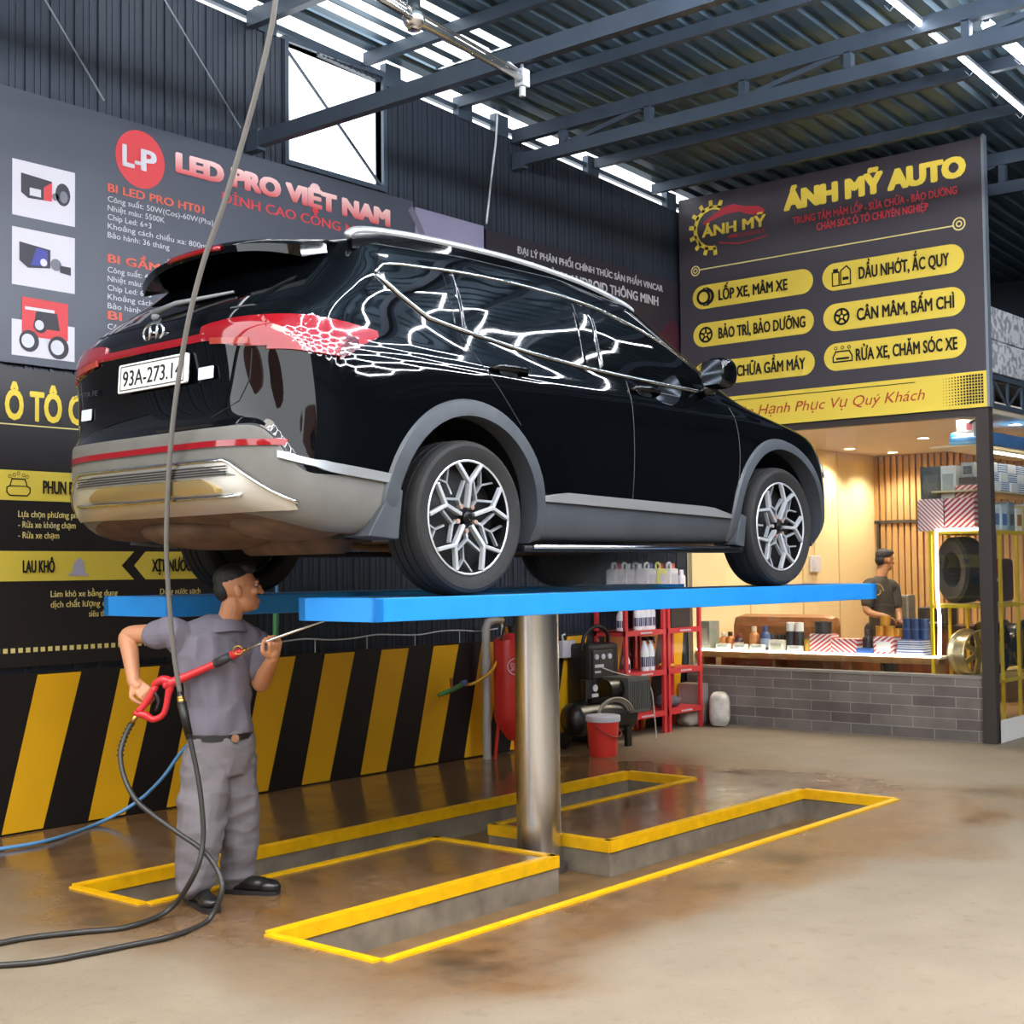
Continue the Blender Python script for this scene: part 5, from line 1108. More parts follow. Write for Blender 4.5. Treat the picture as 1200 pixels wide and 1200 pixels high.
obj('hose_coil', join(*[tube([(.0+(.2+.02*k)*math.cos(t), -.17-.012*k, .30+(.13+.014*k)*math.sin(t)) for t in np.linspace(0.2, PI*.95, 16)], .012, 6) for k in range(3)]), mat('hose_grey', '#8f8778', .5), cp, smooth=True)
for x, y in ((-.28, -.17), (-.28, .17)):
    w_ = obj('wheel', cyl((x, y, .075), .075, .04 if y > 0 else -.04, 24, (0, 1, 0)), blk, cp, smooth=.6); obj('hub', cyl((x, y-.04 if y < 0 else y+.04, .075), .045, -.006 if y < 0 else .006, 20, (0, 1, 0)), white, w_)
for y in (-.12, .12): obj('foot', box(.22, .28, y-.02, y+.02, 0, .18), blk, cp)
obj('cord', CORD, mat('cord_beige', '#b8b0a0', .5), cp, smooth=True, world=True, label='beige power cord')
# pressure machine behind
wm = thing('pressure_washer', 'black upright machine with dials between compressor and red rack', 'machine', (10.50, 7.78, 0), -.1)
obj('body', box(-.20, .22, -.14, .14, .06, .92), mat('machine_black', '#1d1b1b', .45), wm, bevel=.04)
obj('control_panel', box(-.16, .12, -.155, -.14, .60, .86), mat('machine_grey', '#3a3635', .4), wm, bevel=.006)
for k in range(3): obj('dial', join(cyl((-.12+.09*k, -.155, .80), .025, .015, 14, (0, -1, 0))), pale, wm)
obj('readout', join(box(-.14, -.02, -.16, -.155, .70, .73), box(-.14, -.06, -.16, -.155, .65, .67)), pale, wm)
obj('handle', tube(spline([(-.2, -.05, .85), (-.17, -.06, 1.0), (-.02, -.07, 1.08), (.15, -.05, 1.02), (.2, -.02, .9)], 6), .018, 8), blk, wm, smooth=True)
for x in (-.16, .18): obj('caster', cyl((x, -.1, .04), .04, .03, 14, (0, 1, 0)), blk, wm)
# red shelving with goods
rs = mat('rack_red', '#c8383c', .4)
def red_rack(x0, x1, label):
    t = thing('red_shelf_rack', label, 'shelf rack', (x0, 7.58, 0), 0, 'red racks'); w = x1-x0
    for x in (0, w):
        for y in (.0, .34): obj('upright', box(x-.022+(.022 if x == 0 else -.022), x+.022+(.022 if x == 0 else -.022), y, y+.03, 0, 1.42), rs, t)
    for z in (.22, .62, 1.02, 1.40):
        s_ = obj('shelf', join(box(.0, w, .0, .37, z-.012, z), box(.0, w, -.004, .006, z-.05, z), box(-.0, .01, 0, .37, z-.05, z), box(w-.01, w, 0, .37, z-.05, z)), rs, t)
        if z < 1.3: obj('shelf_label', join(*[flat([(.5*w-.10+.034*k, z-.035), (.5*w-.10+.034*k+.026, z-.035), (.5*w-.10+.034*k+.026, z-.018), (.5*w-.10+.034*k, z-.018)], (0, -.006, 0), (1, 0, 0), (0, 0, 1), .002) for k in range(6)]), white, s_)
    return t
red_rack(10.76, 11.45, 'red metal shelf rack with white spray bottles, next to the machines'); red_rack(11.49, 12.11, 'red metal shelf rack standing against the brick wall')
wb = mat('bottle_white', '#e2e4e8', .35); lbm = mat('label_navy', '#2c3560', .5)
def spray(label, loc, h=.27, r=.042, group=None):
    t = obj('spray_bottle', lathe([(.001, 0), (r, 0), (r, h*.55), (r*.7, h*.72), (r*.35, h*.82), (r*.35, h*.86), (.001, h*.86)], 16), wb, smooth=.7); t.location = loc; tag(t, label, 'spray bottle', group)
    obj('printed_label', join(*[lathe([(r*1.02, h*.12), (r*1.02, h*.40)], 12)]), lbm, t, smooth=True)
    obj('trigger_head', join(cbox((0, -.01, h*.92), (.03, .07, .035)), bar((0, -.04, h*.9), (0, -.055, h*.78), .012, .01)), blk, t); return t
for k, x in enumerate((11.11, 11.19, 11.27, 11.35)): spray('white spray bottle on the upper shelf of the red rack, %s from the machines' % ('first', 'second', 'third', 'fourth')[k], (x, 7.68, 1.02), .30)
spray('white spray bottle at the left end of the upper red shelf', (10.91, 7.74, 1.02), .24)
for k, x in enumerate((11.19, 11.29)): spray('white spray bottle on the middle shelf of the red rack, %s' % ('nearer the machines', 'nearer the brick wall')[k], (x, 7.66, .62), .34)
spray('small white spray bottle alone on the middle red shelf', (10.93, 7.70, .62), .2)
clm = mat('cloth_navy', '#34364a', .9, noise=.5, nscale=18)
def heap(label, loc, r, m_, name='cloth_heap', cat='cloths'):
    t = obj(name, ellipsoid((0, 0, r[2]*.8), r, 24, 14), m_, smooth=True)
    random.seed(int(loc[0]*50))
    for v_ in t.data.vertices: k = 1+.18*math.sin(v_.co.x*40+v_.co.y*31)+.1*random.uniform(-1, 1); v_.co.x *= k; v_.co.z = max(0, v_.co.z*(1+.12*math.sin(v_.co.y*50)))
    t.location = loc; return tag(t, label, cat)
heap('dark blue heap of cloths on the bottom red shelf', (11.19, 7.76, .22), (.18, .12, .08), clm); heap('dark heap of cloths on the bottom shelf by the brick wall', (11.73, 7.76, .22), (.16, .12, .07), mat('cloth_grey', '#5a5560', .9, noise=.4, nscale=18))
heap('yellow cloth on the middle shelf by the brick wall', (11.69, 7.74, .62), (.10, .08, .025), mat('cloth_yellow', '#c9b23c', .9), cat='cloth', name='cloth')
carton('dark box on the upper shelf of the red rack by the brick wall', (11.78, 7.74, 1.02), .35, .25, .28, cmat('#3a3433'))
# big jugs on the rack tops
def jug(label, loc, m_, capc, w=.17, h=.27, group=None):
    t = obj('jug', box(-w/2, w/2, -.06, .06, 0, h*.8), m_, bevel=.025); t.location = loc; tag(t, label, 'jug', group)
    obj('handle', tube(spline([(-w*.30, 0, h*.78), (-w*.30, 0, h*.95), (0, 0, h*1.0), (w*.1, 0, h*.92), (w*.12, 0, h*.78)], 5), .014, 8), m_, t, smooth=True)
    obj('cap', cyl((w*.28, 0, h*.78), .028, h*.2, 14), cmat(capc), t, smooth=.6)
    obj('printed_label', flat([(-w*.38, h*.15), (w*.38, h*.15), (w*.38, h*.6), (-w*.38, h*.6)], (0, -.0605, 0), (1, 0, 0), (0, 0, 1), .002), cmat('#b9bcc4'), t); return t
jm = mat('jug_white', '#d9dade', .4); 
for px, mm_, cc, lb in ((713, jm, '#c8485a', 'pinkish white jug on the rack top, nearest the rear wheel'), (733, jm, '#e8e8ea', 'white jug on the rack top, second from the rear wheel'), (746, mat('jug_grey', '#b7bcc4', .4), '#e8e8ea', 'pale grey jug in the middle of the rack top'), (759, jm, '#5560a0', 'white jug beside the yellow one on the rack top'), (772, mat('jug_yellow', '#d3d37a', .35), '#c23a3a', 'yellow jug on the rack top'), (785, jm, '#d85a4a', 'white jug with a red cap right of the yellow one')):
    q = on_y(px, 690, 7.76); jug(lb, (max(q.x, 10.86), 7.76, 1.40), mm_, cc, .16)
q = on_y(797, 690, 7.72); bottle('small white bottle at the end of the jug row', (min(q.x, 12.06), 7.70, 1.40), .04, .2, jm, cmat('#e8e8ea'))
# bucket, sacks
bu = thing('bucket', 'red plastic bucket with a white lid on the wet floor', 'bucket', (9.72, 7.10, 0))
obj('pail', lathe([(.001, .0), (.115, 0), (.12, .01), (.14, .30), (.145, .30), (.145, .32), (.001, .32)], 36), mat('bucket_red', '#d9382f', .35), bu, smooth=.7); obj('lid', lathe([(.15, .30), (.153, .31), (.153, .345), (.145, .352), (.001, .35)], 36), white, bu, smooth=.7); obj('handle', tube([(.142*math.cos(t), -.02-.142*abs(math.sin(t)), .27-.10*math.sin(t)) for t in np.linspace(0, PI, 20)], .006, 6), mat('handle_dark', '#7a2a26', .5), bu, smooth=True)
sackm = mat('sack_white', '#c9c3ba', .7, noise=.25, nscale=9)
def sack(label, loc, s, rz, m_=sackm):
    t = obj('sack', ellipsoid((0, 0, .5), (.5, .5, .5), 28, 18), m_, smooth=True)
    for v_ in t.data.vertices:
        g = lambda a: math.copysign(abs(a)**.5, a); x, y, z = v_.co.x*2, v_.co.y*2, (v_.co.z-.5)*2
        v_.co = (s[0]/2*g(x)*(1+.06*math.sin(z*7+x*4)), s[1]/2*g(y)*(1+.08*math.sin(x*9)), s[2]/2*(g(z)*(1+.05*math.sin(x*8+y*5))+1))
    t.location = loc; t.rotation_euler = (0, 0, rz); return tag(t, label, 'sack')
sack('white plastic sack at the foot of the brick wall', (12.22, 7.45, 0.0), (.26, .2, .34), .5); sack('pale sack leaning behind the red rack leg', (12.1, 7.72, 0.0), (.3, .2, .2), -.2, mat('sack_grey', '#a89c92', .7, noise=.2, nscale=9))
carton('grey carton on the floor behind the white sacks', (12.28, 7.80, .0), .18, .26, .42, cmat('#9a8f88'), .1)

mo = vol('mist', ellipsoid((0, 0, 0), (.75, .35, .26), 20, 12), 7.0, (1, 1, 1, 1), 'puff of white water mist between the wheels above the blue runway', (1.3, 2.8, 3.8))
mo.location = CM @ Vector((1.45, -.55, .20)); mo.rotation_euler = (0, 0, CAR_TH)
# ================================================================== people
def fuse(gs, voxel, smooth=4, name='f'):
    v, f = join(*gs); me = bpy.data.meshes.new(name); me.from_pydata(v, [], f); o = bpy.data.objects.new(name, me); COL.objects.link(o)
    m1 = o.modifiers.new('r', 'REMESH'); m1.mode = 'VOXEL'; m1.voxel_size = voxel
    m2 = o.modifiers.new('s', 'SMOOTH'); m2.iterations = smooth; m2.factor = .5
    dg = bpy.context.evaluated_depsgraph_get(); mm = bpy.data.meshes.new_from_object(o.evaluated_get(dg))
    out = ([tuple(p.co) for p in mm.vertices], [tuple(p.vertices) for p in mm.polygons])
    bpy.data.objects.remove(o); bpy.data.meshes.remove(me); bpy.data.meshes.remove(mm); return out
def crease(g, amp, sc, st=(1, 1, 1), seed=0.):          # cloth folds: push the skin in and out along its normals
    me = bpy.data.meshes.new('c'); me.from_pydata(g[0], [], g[1]); me.update(); out = []
    for v in me.vertices:
        p = Vector((v.co.x*st[0], v.co.y*st[1], v.co.z*st[2]))*sc+Vector((seed, seed*2, 0)); q = 1-abs(mnoise.noise(p))*2.2; q2 = mnoise.noise(p*2.1)
        out.append(tuple(v.co+v.normal*amp*(q*.8+q2*.5)))
    bpy.data.meshes.remove(me); return out, g[1]
def limb(pts, rs, sub=6, n=16):          # a tapering rounded limb
    P = spline(pts, sub) if len(pts) > 2 else [Vector(p) for p in pts]
    R = list(np.interp(np.linspace(0, len(pts)-1, len(P)), range(len(pts)), rs))
    return join(tube(P, R, n), ellipsoid(P[0], (R[0],)*3, 12, 8), ellipsoid(P[-1], (R[-1],)*3, 12, 8))
def basis(fwd, up):
    f_ = Vector(fwd).normalized(); u = Vector(up); u = (u-f_*u.dot(f_)).normalized(); s_ = u.cross(f_); return Matrix((f_, s_, u)).transposed()   # columns: forward, left, up
def head_geo(c, fwd, up, k=1.):
    B = basis(fwd, up); E = lambda p, r, **q: ellipsoid(Vector(c)+B @ (Vector(p)*k), [a*k for a in r], 20, 14, B)
    return [E((-.012, 0, .035), (.098, .077, .085)), E((.022, 0, .012), (.072, .066, .085)), E((.03, 0, -.045), (.058, .056, .062)), E((.058, 0, -.080), (.030, .030, .022)),
            E((.085, 0, .030), (.016, .050, .012)), E((.100, 0, -.006), (.014, .012, .024)), E((.109, 0, -.020), (.013, .014, .011)), E((.083, 0, -.052), (.016, .024, .007)), E((.082, 0, -.064), (.014, .020, .007)),
            E((.070, .045, -.012), (.022, .020, .018)), E((.070, -.045, -.012), (.022, .020, .018)),
            E((-.008, .077, -.006), (.017, .009, .028)), E((-.008, -.077, -.006), (.017, .009, .028))], B
def hand_geo(wrist, d, n, curl=(.9, 1.0, .8), spread=.018, thumb_in=.5, k=1., side=1):
    """d: wrist to knuckles; n: the way the palm faces; side: +1 puts the thumb on d x n"""
    d, n = Vector(d).normalized(), Vector(n); n = (n-d*n.dot(d)).normalized(); s_ = d.cross(n)*side; w = Vector(wrist)
    gs = [limb([w-d*.02, w+d*.03*k], [.024*k, .028*k])]
    for i in range(4):
        off = (1.5-i)*spread*k*1.05; gs.append(limb([w+d*.015+s_*off*.6, w+d*.085*k+s_*off], [.017*k, .0125*k]))
    for i, L in enumerate((.9, 1.0, .95, .75)):
        off = (1.5-i)*spread*k*1.08; p = w+d*.088*k+s_*off; a = 0; P = [p]; 
        for ln, c_ in zip((.040, .027, .022), curl):
            a += c_; q = d*math.cos(a)+n*math.sin(a); p = p+q*ln*L*k; P.append(p)
        gs.append(limb(P, [.0102*k, .0095*k, .0088*k, .0076*k], 3, 10))
    t0 = w+d*.022*k+s_*.028*k; t1 = t0+(s_*.7+d*.6+n*.25*thumb_in).normalized()*.04*k; t2 = t1+(d*.75-s_*.15*thumb_in+n*.7*thumb_in).normalized()*.032*k; t3 = t2+(d*.6-s_*.5*thumb_in+n*.6*thumb_in).normalized()*.025*k
    gs.append(limb([t0, t1, t2, t3], [.017*k, .0125*k, .0108*k, .009*k], 3, 10)); return gs
skin = mat('skin', '#b9805c', .5, noise=.06, nscale=12); hairm = mat('hair_black', '#0d0b0b', .55, bump=.4, bscale=220)
shirtm = mat('shirt_grey', '#6b6672', .8, noise=.06, nscale=9, bump=.15, bscale=14); trm = mat('trouser_grey', '#6a6467', .85, noise=.08, nscale=8, bump=.25, bscale=11)
shoem = mat('shoe_black', '#1a1817', .3)
def shoe(par, heel, toe, w=.048):
    heel, toe = Vector(heel), Vector(toe); d = (toe-heel).normalized(); u = Vector((0, 0, 1)); s_ = u.cross(d); L = (toe-heel).length; P = lambda a, b, c: heel+d*a*L+s_*b+u*c
    B = Matrix((d, s_, u)).transposed()
    g = fuse([ellipsoid(P(.18, 0, .055), (.075, .043, .06), 18, 12, B), ellipsoid(P(.55, 0, .045), (.11, .046, .042), 18, 12, B), ellipsoid(P(.80, 0, .038), (.072, .05, .038), 18, 12, B), limb([P(.2, 0, .06), P(.24, 0, .13)], [.046, .05])], .008, 3)
    g = ([(x, y, max(z, heel.z+.012)) for x, y, z in g[0]], g[1]); sh = obj('shoe', g, shoem, par, smooth=True, world=True)
    sl = [(P(a, b, 0)) for a, b in ([(t, .044+.010*math.sin(t*PI)) for t in np.linspace(.0, .92, 9)]+[(1.0, .03), (1.02, 0), (1.0, -.03)]+[(t, -.044-.010*math.sin(t*PI)) for t in np.linspace(.92, .0, 9)]+[(-.05, -.02), (-.05, .02)])]
    n = len(sl); v = [tuple(p+u*.001) for p in sl]+[tuple(p+u*.02) for p in sl]; v = [(x, y, z) for x, y, z in v]
    so = obj('sole', (v, [tuple(range(n-1, -1, -1)), tuple(range(n, 2*n))]+[(i, (i+1) % n, (i+1) % n+n, i+n) for i in range(n)]), mat('sole_black', '#121110', .7), par, world=True); so.parent = sh; so.matrix_parent_inverse = Matrix.Identity(4)
    lace = [tube([P(.40+.07*k, -.022, .082-.006*k), P(.43+.07*k, .0, .094-.007*k), P(.40+.07*k, .022, .082-.006*k)], .0035, 5) for k in range(4)]
    ob = obj('laces', join(*lace), blk, par, world=True); ob.parent = sh
def fl0(px, py, z=0.):
    d = at(px, py, 1)-Vector((0, 0, CAM_H)); t = (z-CAM_H)/d.z; return Vector((0, 0, CAM_H))+d*t
# ---- the man with the pressure washer
base = fl0(262, 1056)
mn1 = thing('person', 'person in grey work clothes washing under the car with a red pressure gun', 'person', tuple(base))
hc = at(279, 692, 6.86); hf = (_R*.93+_F*.32+_U*.10); hu = (Vector((0, 0, 1))-_R*.12)
hg, HB = head_geo(hc, hf, hu, 1.06)
shR, elR, wrR = at(203, 741, 6.80), at(150, 745, 6.90), at(157, 800, 6.76)
shL, elL, wrL = at(297, 752, 6.99), at(305, 801, 6.90), at(320, 771, 6.705)
nk = at(266, 738, 6.86)
armR = limb([shR, shR.lerp(elR, .5), elR, elR.lerp(wrR, .35), wrR], [.058, .050, .042, .044, .029]); armL = limb([shL, shL.lerp(elL, .5), elL, elL.lerp(wrL, .35), wrL], [.056, .050, .042, .043, .029])
core = limb([at(258, 870, 6.88), at(254, 790, 6.88), nk], [.10, .10, .055])
handR = hand_geo(wrR, at(181, 822, 6.70)-wrR, (_R*.75-_U*.7-_F*.1), (.75, .9, .7), side=-1)
handL = hand_geo(wrL, at(323, 750, 6.655)-wrL, (-_F*.2+_R*-.55-_U*.0+_F*.9), (1.25, 1.25, .9), side=1)
neck = limb([at(264, 748, 6.88), hc+HB @ Vector((-.03, 0, -.06))], [.066, .056])
legs_core = join(limb([at(243, 885, 6.84), at(236, 955, 6.78), at(228, 1035, 6.74)], [.07, .055, .045]), limb([at(275, 885, 6.95), at(277, 955, 6.98), at(276, 1030, 7.03)], [.07, .055, .045]))
obj('body', fuse(hg+[armR, armL, core, neck, legs_core]+handR+handL, .0042, 3), skin, mn1, smooth=True, world=True)
hx_ = [ellipsoid(hc+HB @ (Vector((-.020, 0, .060))*1.06), (.098, .080, .075), 22, 14, HB), ellipsoid(hc+HB @ (Vector((.045, 0, .098))*1.06), (.055, .062, .036), 20, 12, HB), ellipsoid(hc+HB @ (Vector((-.070, 0, .015))*1.06), (.046, .066, .062), 20, 12, HB)]
obj('hair', fuse(hx_, .006, 3), hairm, mn1, smooth=True, world=True, label='short black hair')
for s in (-1, 1):
    obj('eyebrow', limb([hc+HB @ Vector((.099, s*.018, .044)), hc+HB @ Vector((.090, s*.052, .044))], [.005, .004], 2, 6), hairm, mn1, world=True, smooth=True)
    e_ = obj('eye', ellipsoid(hc+HB @ Vector((.086, s*.034, .018)), (.010, .013, .008), 12, 8, HB), white, mn1, world=True, smooth=True)
    obj('iris', ellipsoid(hc+HB @ Vector((.095, s*.034, .018)), (.003, .006, .006), 10, 6, HB), blk, mn1, world=True)
# shirt
tor = [((258, 857, 6.88), .158, .124), ((257, 845, 6.88), .160, .126), ((256, 825, 6.88), .154, .118), ((253, 795, 6.87), .170, .122), ((253, 765, 6.87), .195, .120), ((256, 746, 6.87), .185, .100), ((264, 733, 6.87), .085, .075)]
TS = (_R*.88+_F*.47).normalized(); TF = (_R*.47-_F*.88).normalized()
def loft(rings, n=36):
    v = []; f = []
    for c, a, b in rings:
        for k in range(n): t = 2*PI*k/n; v.append(tuple(at(*c)+TS*a*math.cos(t)+TF*b*math.sin(t)))
    for i in range(len(rings)-1):
        for k in range(n): f.append((i*n+k, i*n+(k+1) % n, (i+1)*n+(k+1) % n, (i+1)*n+k))
    return v, f+[tuple(range(n-1, -1, -1)), tuple((len(rings)-1)*n+k for k in range(n))]
sleR, sleL = shR.lerp(elR, .42), shL.lerp(elL, .62)
parts = [loft(tor), limb([at(216, 752, 6.82), shR, sleR], [.078, .070, .066]), limb([at(286, 755, 6.96), shL, sleL], [.082, .076, .068]), limb([at(225, 745, 6.84), at(262, 738, 6.87), at(288, 747, 6.94)], [.07, .075, .07])]
obj('shirt', crease(fuse(parts, .0065, 4), .016, 8, (1, 1, .5)), shirtm, mn1, smooth=True, world=True, label='grey polo shirt')
nb = at(265, 736, 6.865)
col = []; n = 26
for k in range(n+1):
    t = -2.5+5.0*k/n-PI/2+PI; rr = .072+.004*math.sin(k)
    dd = TS*math.sin(t-PI)*1.06+TF*-math.cos(t-PI)*1.0
    col.append((nb+dd*.074+Vector((0, 0, .050)), nb+dd*.108+Vector((0, 0, -.004-.012*abs(math.sin(t))))))
v = []; f = []
for a, b in col: v += [tuple(a), tuple(b), tuple(b-(b-nb).normalized()*.006), tuple(a-(a-nb).normalized()*.006)]
for k in range(n):
    for j in range(4): f.append((k*4+j, k*4+4+j, k*4+4+(j+1) % 4, k*4+(j+1) % 4))
obj('collar', (v, f+[(0, 1, 2, 3), (n*4+3, n*4+2, n*4+1, n*4)]), shirtm, mn1, smooth=.8, world=True)
obj('placket', join(bar(nb+TF*.095+Vector((0, 0, -.03)), nb+TF*.128+Vector((0, 0, -.16)), .028, .006, tuple(TF)), *[ellipsoid(nb+TF*(.102+.01*k)+Vector((0, 0, -.05-.04*k)), (.005, .005, .005), 8, 6) for k in range(3)]), mat('shirt_dark', '#55525c', .8), mn1, world=True)
# trousers and belt
hipw = loft([((258, 905, 6.89), .155, .12), ((258, 880, 6.88), .165, .125), ((258, 853, 6.88), .148, .112)])
tr = [hipw, limb([at(243, 890, 6.85), at(237, 955, 6.78), at(231, 1000, 6.75), at(227, 1036, 6.74)], [.118, .108, .090, .078]), limb([at(272, 890, 6.93), at(277, 955, 6.98), at(278, 1000, 7.0), at(277, 1026, 7.02)], [.114, .104, .088, .080])]
for c, r in (((217, 940, 6.76), .05), ((292, 935, 6.93), .045)): tr.append(ellipsoid(at(*c), (r*.7, r*.7, .085), 14, 10))
for k in range(4): tr.append(xf(lathe([(.073, -.012), (.083, 0), (.073, .012)], 20, closed=True), Matrix.Translation(at(228+k*.8, 1030-k*12, 6.74)))); tr.append(xf(lathe([(.074, -.012), (.084, 0), (.074, .012)], 20, closed=True), Matrix.Translation(at(277, 1022-k*12, 7.02))))
obj('trousers', crease(crease(fuse(tr, .0075, 3), .018, 6, (1, 1, .45)), .010, 9, (.6, .6, 1.3), 3.), trm, mn1, smooth=True, world=True, label='baggy grey work trousers')
bl_ = obj('belt', loft([((258, 864, 6.88), .170, .136), ((258, 857, 6.88), .168, .134)]), blk, mn1, world=True, smooth=.6)
bkc = at(259, 861, 6.88)+TF*.136+TS*.03
obj('buckle', join(cyl(bkc, .020, .008, 16, tuple(TF)), cyl(bkc, .012, .011, 12, tuple(TF))), mat('buckle', '#b48a72', .3, .8), mn1, world=True, smooth=.6)
shoe(mn1, fl0(219, 1048), fl0(251, 1071)); shoe(mn1, fl0(266, 1045), fl0(326, 1048))
# ---- pressure gun
red = mat('gun_red', '#c3272d', .35); gp0 = at(195, 808, 6.69)
gun = thing('pressure_gun', 'red pressure washer gun with a long steel lance in the man\'s hands', 'pressure gun', tuple(gp0))
obj('body', join(limb([at(160, 836, 6.70), at(170, 838, 6.70), at(180, 843, 6.70), at(192, 836, 6.69), at(197, 815, 6.69), at(199, 800, 6.69), at(190, 797, 6.69), at(181, 802, 6.70)], [.017, .020, .016, .014, .016, .024, .022, .016], 5), limb([at(196, 802, 6.69), at(225, 790, 6.69), at(254, 777, 6.68)], [.026, .019, .017], 5), limb([at(162, 834, 6.70), at(172, 822, 6.70), at(182, 805, 6.70)], [.017, .017, .017], 4)), red, gun, smooth=True, world=True)
obj('trigger', limb([at(182, 812, 6.695), at(186, 822, 6.695), at(183, 832, 6.695)], [.009, .010, .007], 4), blk, gun, smooth=True, world=True)
obj('grip', limb([at(254, 777, 6.68), at(272, 768, 6.675)], [.023, .021], 3), mat('grip_dark', '#2a2a2c', .6), gun, smooth=True, world=True)
obj('collar', join(limb([at(272, 768, 6.675), at(281, 764, 6.67)], [.022, .017], 3), ), red, gun, smooth=True, world=True)
obj('ring', tube([at(279+5.5*math.cos(t), 762+5*math.sin(t), 6.655) for t in np.linspace(0, 2*PI, 20)], .004, 6), mat('brass', '#b08a4a', .3, 1.), gun, smooth=True, world=True)
obj('ferrule', limb([at(281, 764, 6.67), at(290, 761, 6.67)], [.011, .009], 2), mat('brass', '#b08a4a'), gun, smooth=True, world=True)
obj('lance', tube([at(288, 761.5, 6.67), at(322, 748, 6.645), at(380, 727, 6.60)], .0075, 8), ss, gun, smooth=True, world=True, label='thin steel lance')
obj('inlet', join(limb([at(160, 838, 6.70), at(154, 848, 6.70)], [.013, .012], 2)), mat('brass', '#b08a4a'), gun, smooth=True, world=True)
# ---- hoses
hb_ = mat('hose_black', '#2b2926', .45); hg_ = mat('hose_worn', '#6d6a66', .5)
hA = [at(154, 848, 6.70), at(146, 864, 6.68), at(141, 885, 6.64), at(146, 912, 6.6), at(160, 938, 6.55), at(182, 957, 6.52), at(210, 977, 6.49), at(237, 996, 6.45), at(255, 1020, 6.42), at(260, 1045, 6.38), fl0(244, 1078, .015), fl0(205, 1096, .015), fl0(150, 1108, .015), fl0(100, 1118, .015), fl0(40, 1128, .015), fl0(-60, 1134, .015), fl0(-200, 1140, .015)]
hs = thing('hose', 'black pressure hose looping from the gun handle down over the wet floor', 'hose', tuple(fl0(205, 1096))); obj('pipe', tube(spline(hA, 8), .0125, 10), hb_, hs, smooth=True, world=True)
obj('spring_guard', join(*[tube([p_+(_R*math.cos(t)+_U*math.sin(t)*.3)*.016 for t in np.linspace(0, 2*PI, 13)], .0035, 5) for p_ in spline(hA[:4], 4)[:9]]), blk, hs, world=True)
hB = [at(372, -330, 5.25), at(345, -110, 5.25), at(325, -12, 5.3), at(318, 32, 5.35), at(301, 105, 5.45), at(283, 170, 5.55), at(262, 240, 5.65), at(240, 302, 5.75), at(222, 370, 5.85), at(211, 432, 5.95), at(202, 500, 6.05), at(197, 570, 6.15), at(195, 640, 6.25), at(198, 700, 6.33), at(204, 768, 6.4), at(211, 812, 6.45)]
hC = [at(222, 864, 6.46), at(230, 900, 6.45), at(236, 940, 6.43), at(238, 985, 6.41), at(228, 1024, 6.38), fl0(198, 1066, .04), fl0(150, 1086, .015), fl0(95, 1092, .015), fl0(40, 1098, .015), fl0(0, 1105, .015), fl0(-80, 1122, .015), fl0(-200, 1150, .015)]
oh = thing('hose', 'long hose hanging from the roof across the car tail to the floor', 'hose', tuple(fl0(150, 1086)))
topz = roof_z(hB[0].x)-.02
obj('pipe', tube(spline([Vector((hB[0].x+.1, hB[0].y+.05, topz))]+hB, 6), .0115, 10), hg_, oh, smooth=True, world=True, label='worn grey upper length')
obj('coupling', join(limb([hB[-1], at(213, 822, 6.455)], [.015, .015], 2), limb([at(213, 824, 6.455), at(221, 860, 6.46)], [.022, .019], 2), limb([at(221, 860, 6.46), hC[0]], [.016, .015], 2)), blk, oh, smooth=True, world=True, label='thick black rubber coupling')
obj('ferrule', limb([at(212, 818, 6.453), at(213.5, 825, 6.456)], [.019, .019], 2), mat('brass', '#b08a4a'), oh, smooth=True, world=True)
obj('pipe', tube(spline(hC, 8), .0125, 10), hb_, oh, smooth=True, world=True, label='black lower length on the floor')
wl = [on_y(321, 662, 7.9), on_y(324, 680, 7.88), on_y(324, 705, 7.87), on_y(323, 742, 7.86), on_y(300, 780, 7.86), on_y(262, 832, 7.84), on_y(217, 876, 7.8), on_y(190, 912, 7.74), on_y(160, 940, 7.68), fl0(115, 965, .015), fl0(60, 984, .015), fl0(0, 995, .015), fl0(-120, 1010, .015)]
bh = thing('hose', 'blue water hose from the slatted wall to the floor behind the man', 'hose', tuple(fl0(60, 984)))
obj('pipe', tube(spline(wl, 8), .0125, 8), mat('hose_blue', '#5f96c8', .4), bh, smooth=True, world=True)
obj('grip', tube([on_y(323, 716, 7.86), on_y(323, 744, 7.86)], .022, 10), mat('grip_green', '#4f8f5a', .4), bh, smooth=.7, world=True, label='green grip')
# ---- the man in the shop
D2 = 15.0
def a2(px, py, dd=0.): return at(px, py, D2+dd)
b2_ = a2(1032, 700); b2_.z = FZ
mn2 = thing('person', 'person in a dark shirt standing behind the shop glass, looking to the side', 'person', tuple(b2_))
hc2 = a2(1037, 657); hg2, HB2 = head_geo(hc2, _R*.9+_F*.4-_U*.12, (0, 0, 1), 1.02)
sR, eR, wR = a2(1018, 688, -.1), a2(1016, 715, -.18), a2(1036, 722, -.28); sL, eL, wL = a2(1046, 690, .12), a2(1052, 716, .05), a2(1054, 728, -.1)
arm = [limb([sR, eR, wR], [.055, .043, .03]), limb([sL, eL, wL], [.055, .043, .03])]
hands2 = hand_geo(wR, _R-_U*.3, -_U, (.4, .4, .3), side=1)+hand_geo(wL, _R-_U*.5, -_U, (.4, .4, .3), side=-1)
hip2 = a2(1033, 735); ft = [Vector((hip2.x, hip2.y, 0))+_R0*s_*.09 for s_ in (-1, 1)]
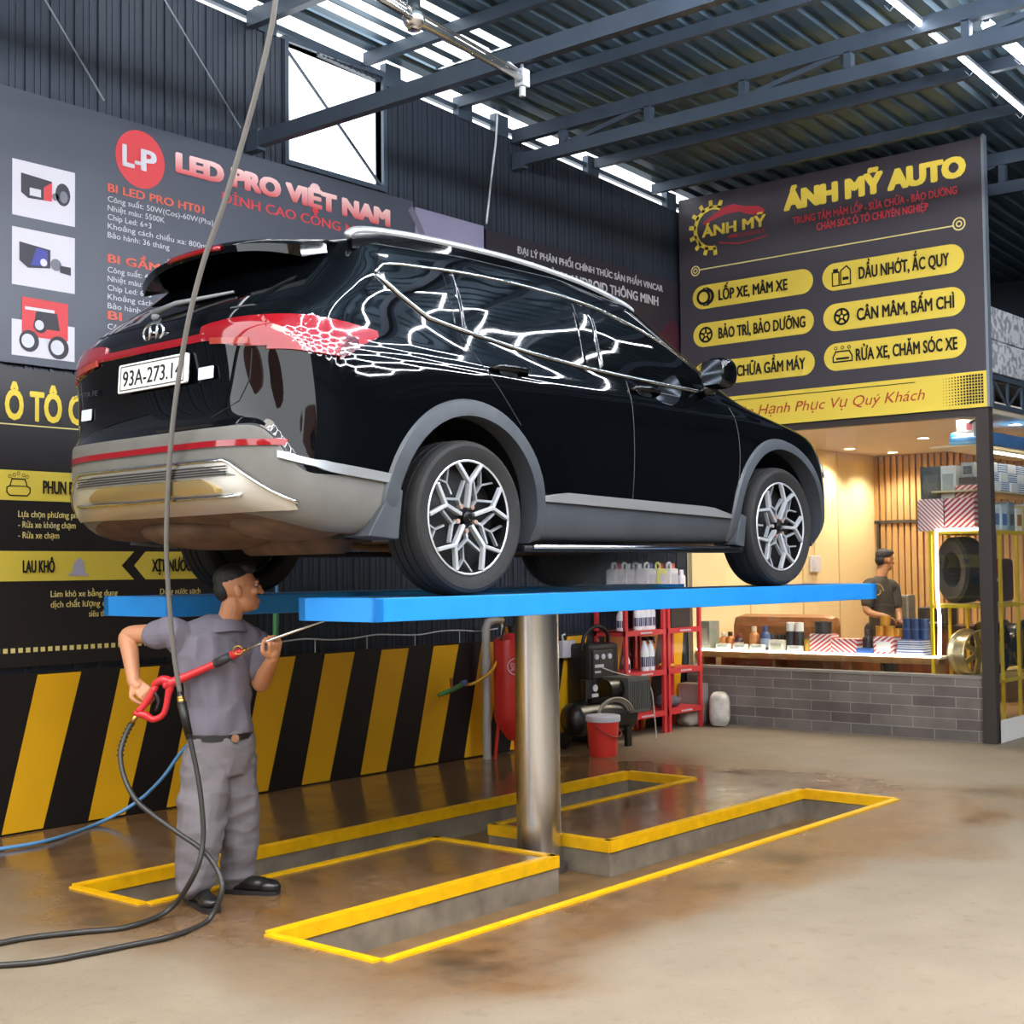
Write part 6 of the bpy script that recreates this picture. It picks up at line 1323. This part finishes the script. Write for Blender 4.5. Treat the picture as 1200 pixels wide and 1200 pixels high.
obj('body', fuse(hg2+arm+hands2+[limb([a2(1030, 682), hc2-Vector((0, 0, .05))], [.06, .055]), limb([hip2, a2(1031, 690)], [.1, .1])]+[limb([Vector((p.x, p.y, .85)), Vector((p.x, p.y, FZ+.1))], [.06, .04]) for p in ft], .006, 3), mat('skin_shade', '#a8754f', .5), mn2, smooth=True, world=True)
obj('hair', fuse([ellipsoid(hc2+HB2 @ Vector((-.022, 0, .055)), (.098, .082, .078), 20, 12, HB2), ellipsoid(hc2+HB2 @ Vector((.045, 0, .095)), (.055, .06, .032), 16, 10, HB2), ellipsoid(hc2+HB2 @ Vector((-.07, 0, .0)), (.045, .066, .06), 16, 10, HB2)], .008, 3), hairm, mn2, smooth=True, world=True, label='short dark hair')
sh2 = mat('shirt_olive', '#3c3630', .8, noise=.1); 
TS, TF = (_R*.55+_F*.83).normalized(), (_R*.83-_F*.55).normalized()
obj('shirt', fuse([loft([((1034, 738, D2), .165, .135), ((1033, 712, D2), .17, .13), ((1031, 692, D2), .19, .125), ((1031, 680, D2), .15, .09), ((1032, 675, D2), .07, .06)]), limb([a2(1024, 686, -.06), sR, sR.lerp(eR, .7)], [.085, .08, .068]), limb([a2(1040, 687, .08), sL, sL.lerp(eL, .7)], [.085, .08, .068])], .009, 3), sh2, mn2, smooth=True, world=True, label='dark olive shirt')
bp = a2(1024, 692)-TF*.135
Mb = a2(1023, 691)
obj('back_print', join(*[tube([Mb-_F*.24+_R*(.0+.07*math.cos(t+o_))*s_-_R*.02+_U*(.075*math.sin(t+o_)*s_) for t in np.linspace(0, 4.5, 12)], .006, 5) for o_, s_ in ((0, 1), (2, .6))]), mat('print_ochre', '#9a8752', .6), mn2, world=True, label='ochre print on the back of the shirt')
obj('trousers', fuse([loft([((1034, 755, D2), .16, .13), ((1034, 735, D2), .165, .13)])]+[limb([Vector((p.x, p.y, .92)), Vector((p.x, p.y, .5)), Vector((p.x, p.y, FZ+.06))], [.1, .08, .07]) for p in ft], .01, 3), mat('trouser_black', '#231f20', .8), mn2, smooth=True, world=True, label='dark trousers')
for p in ft: obj('shoe', ellipsoid(Vector((p.x, p.y, FZ+.04))+_R0*.05, (.12, .06, .04), 16, 10, basis(_R0, (0, 0, 1))), shoem, mn2, smooth=True, world=True)
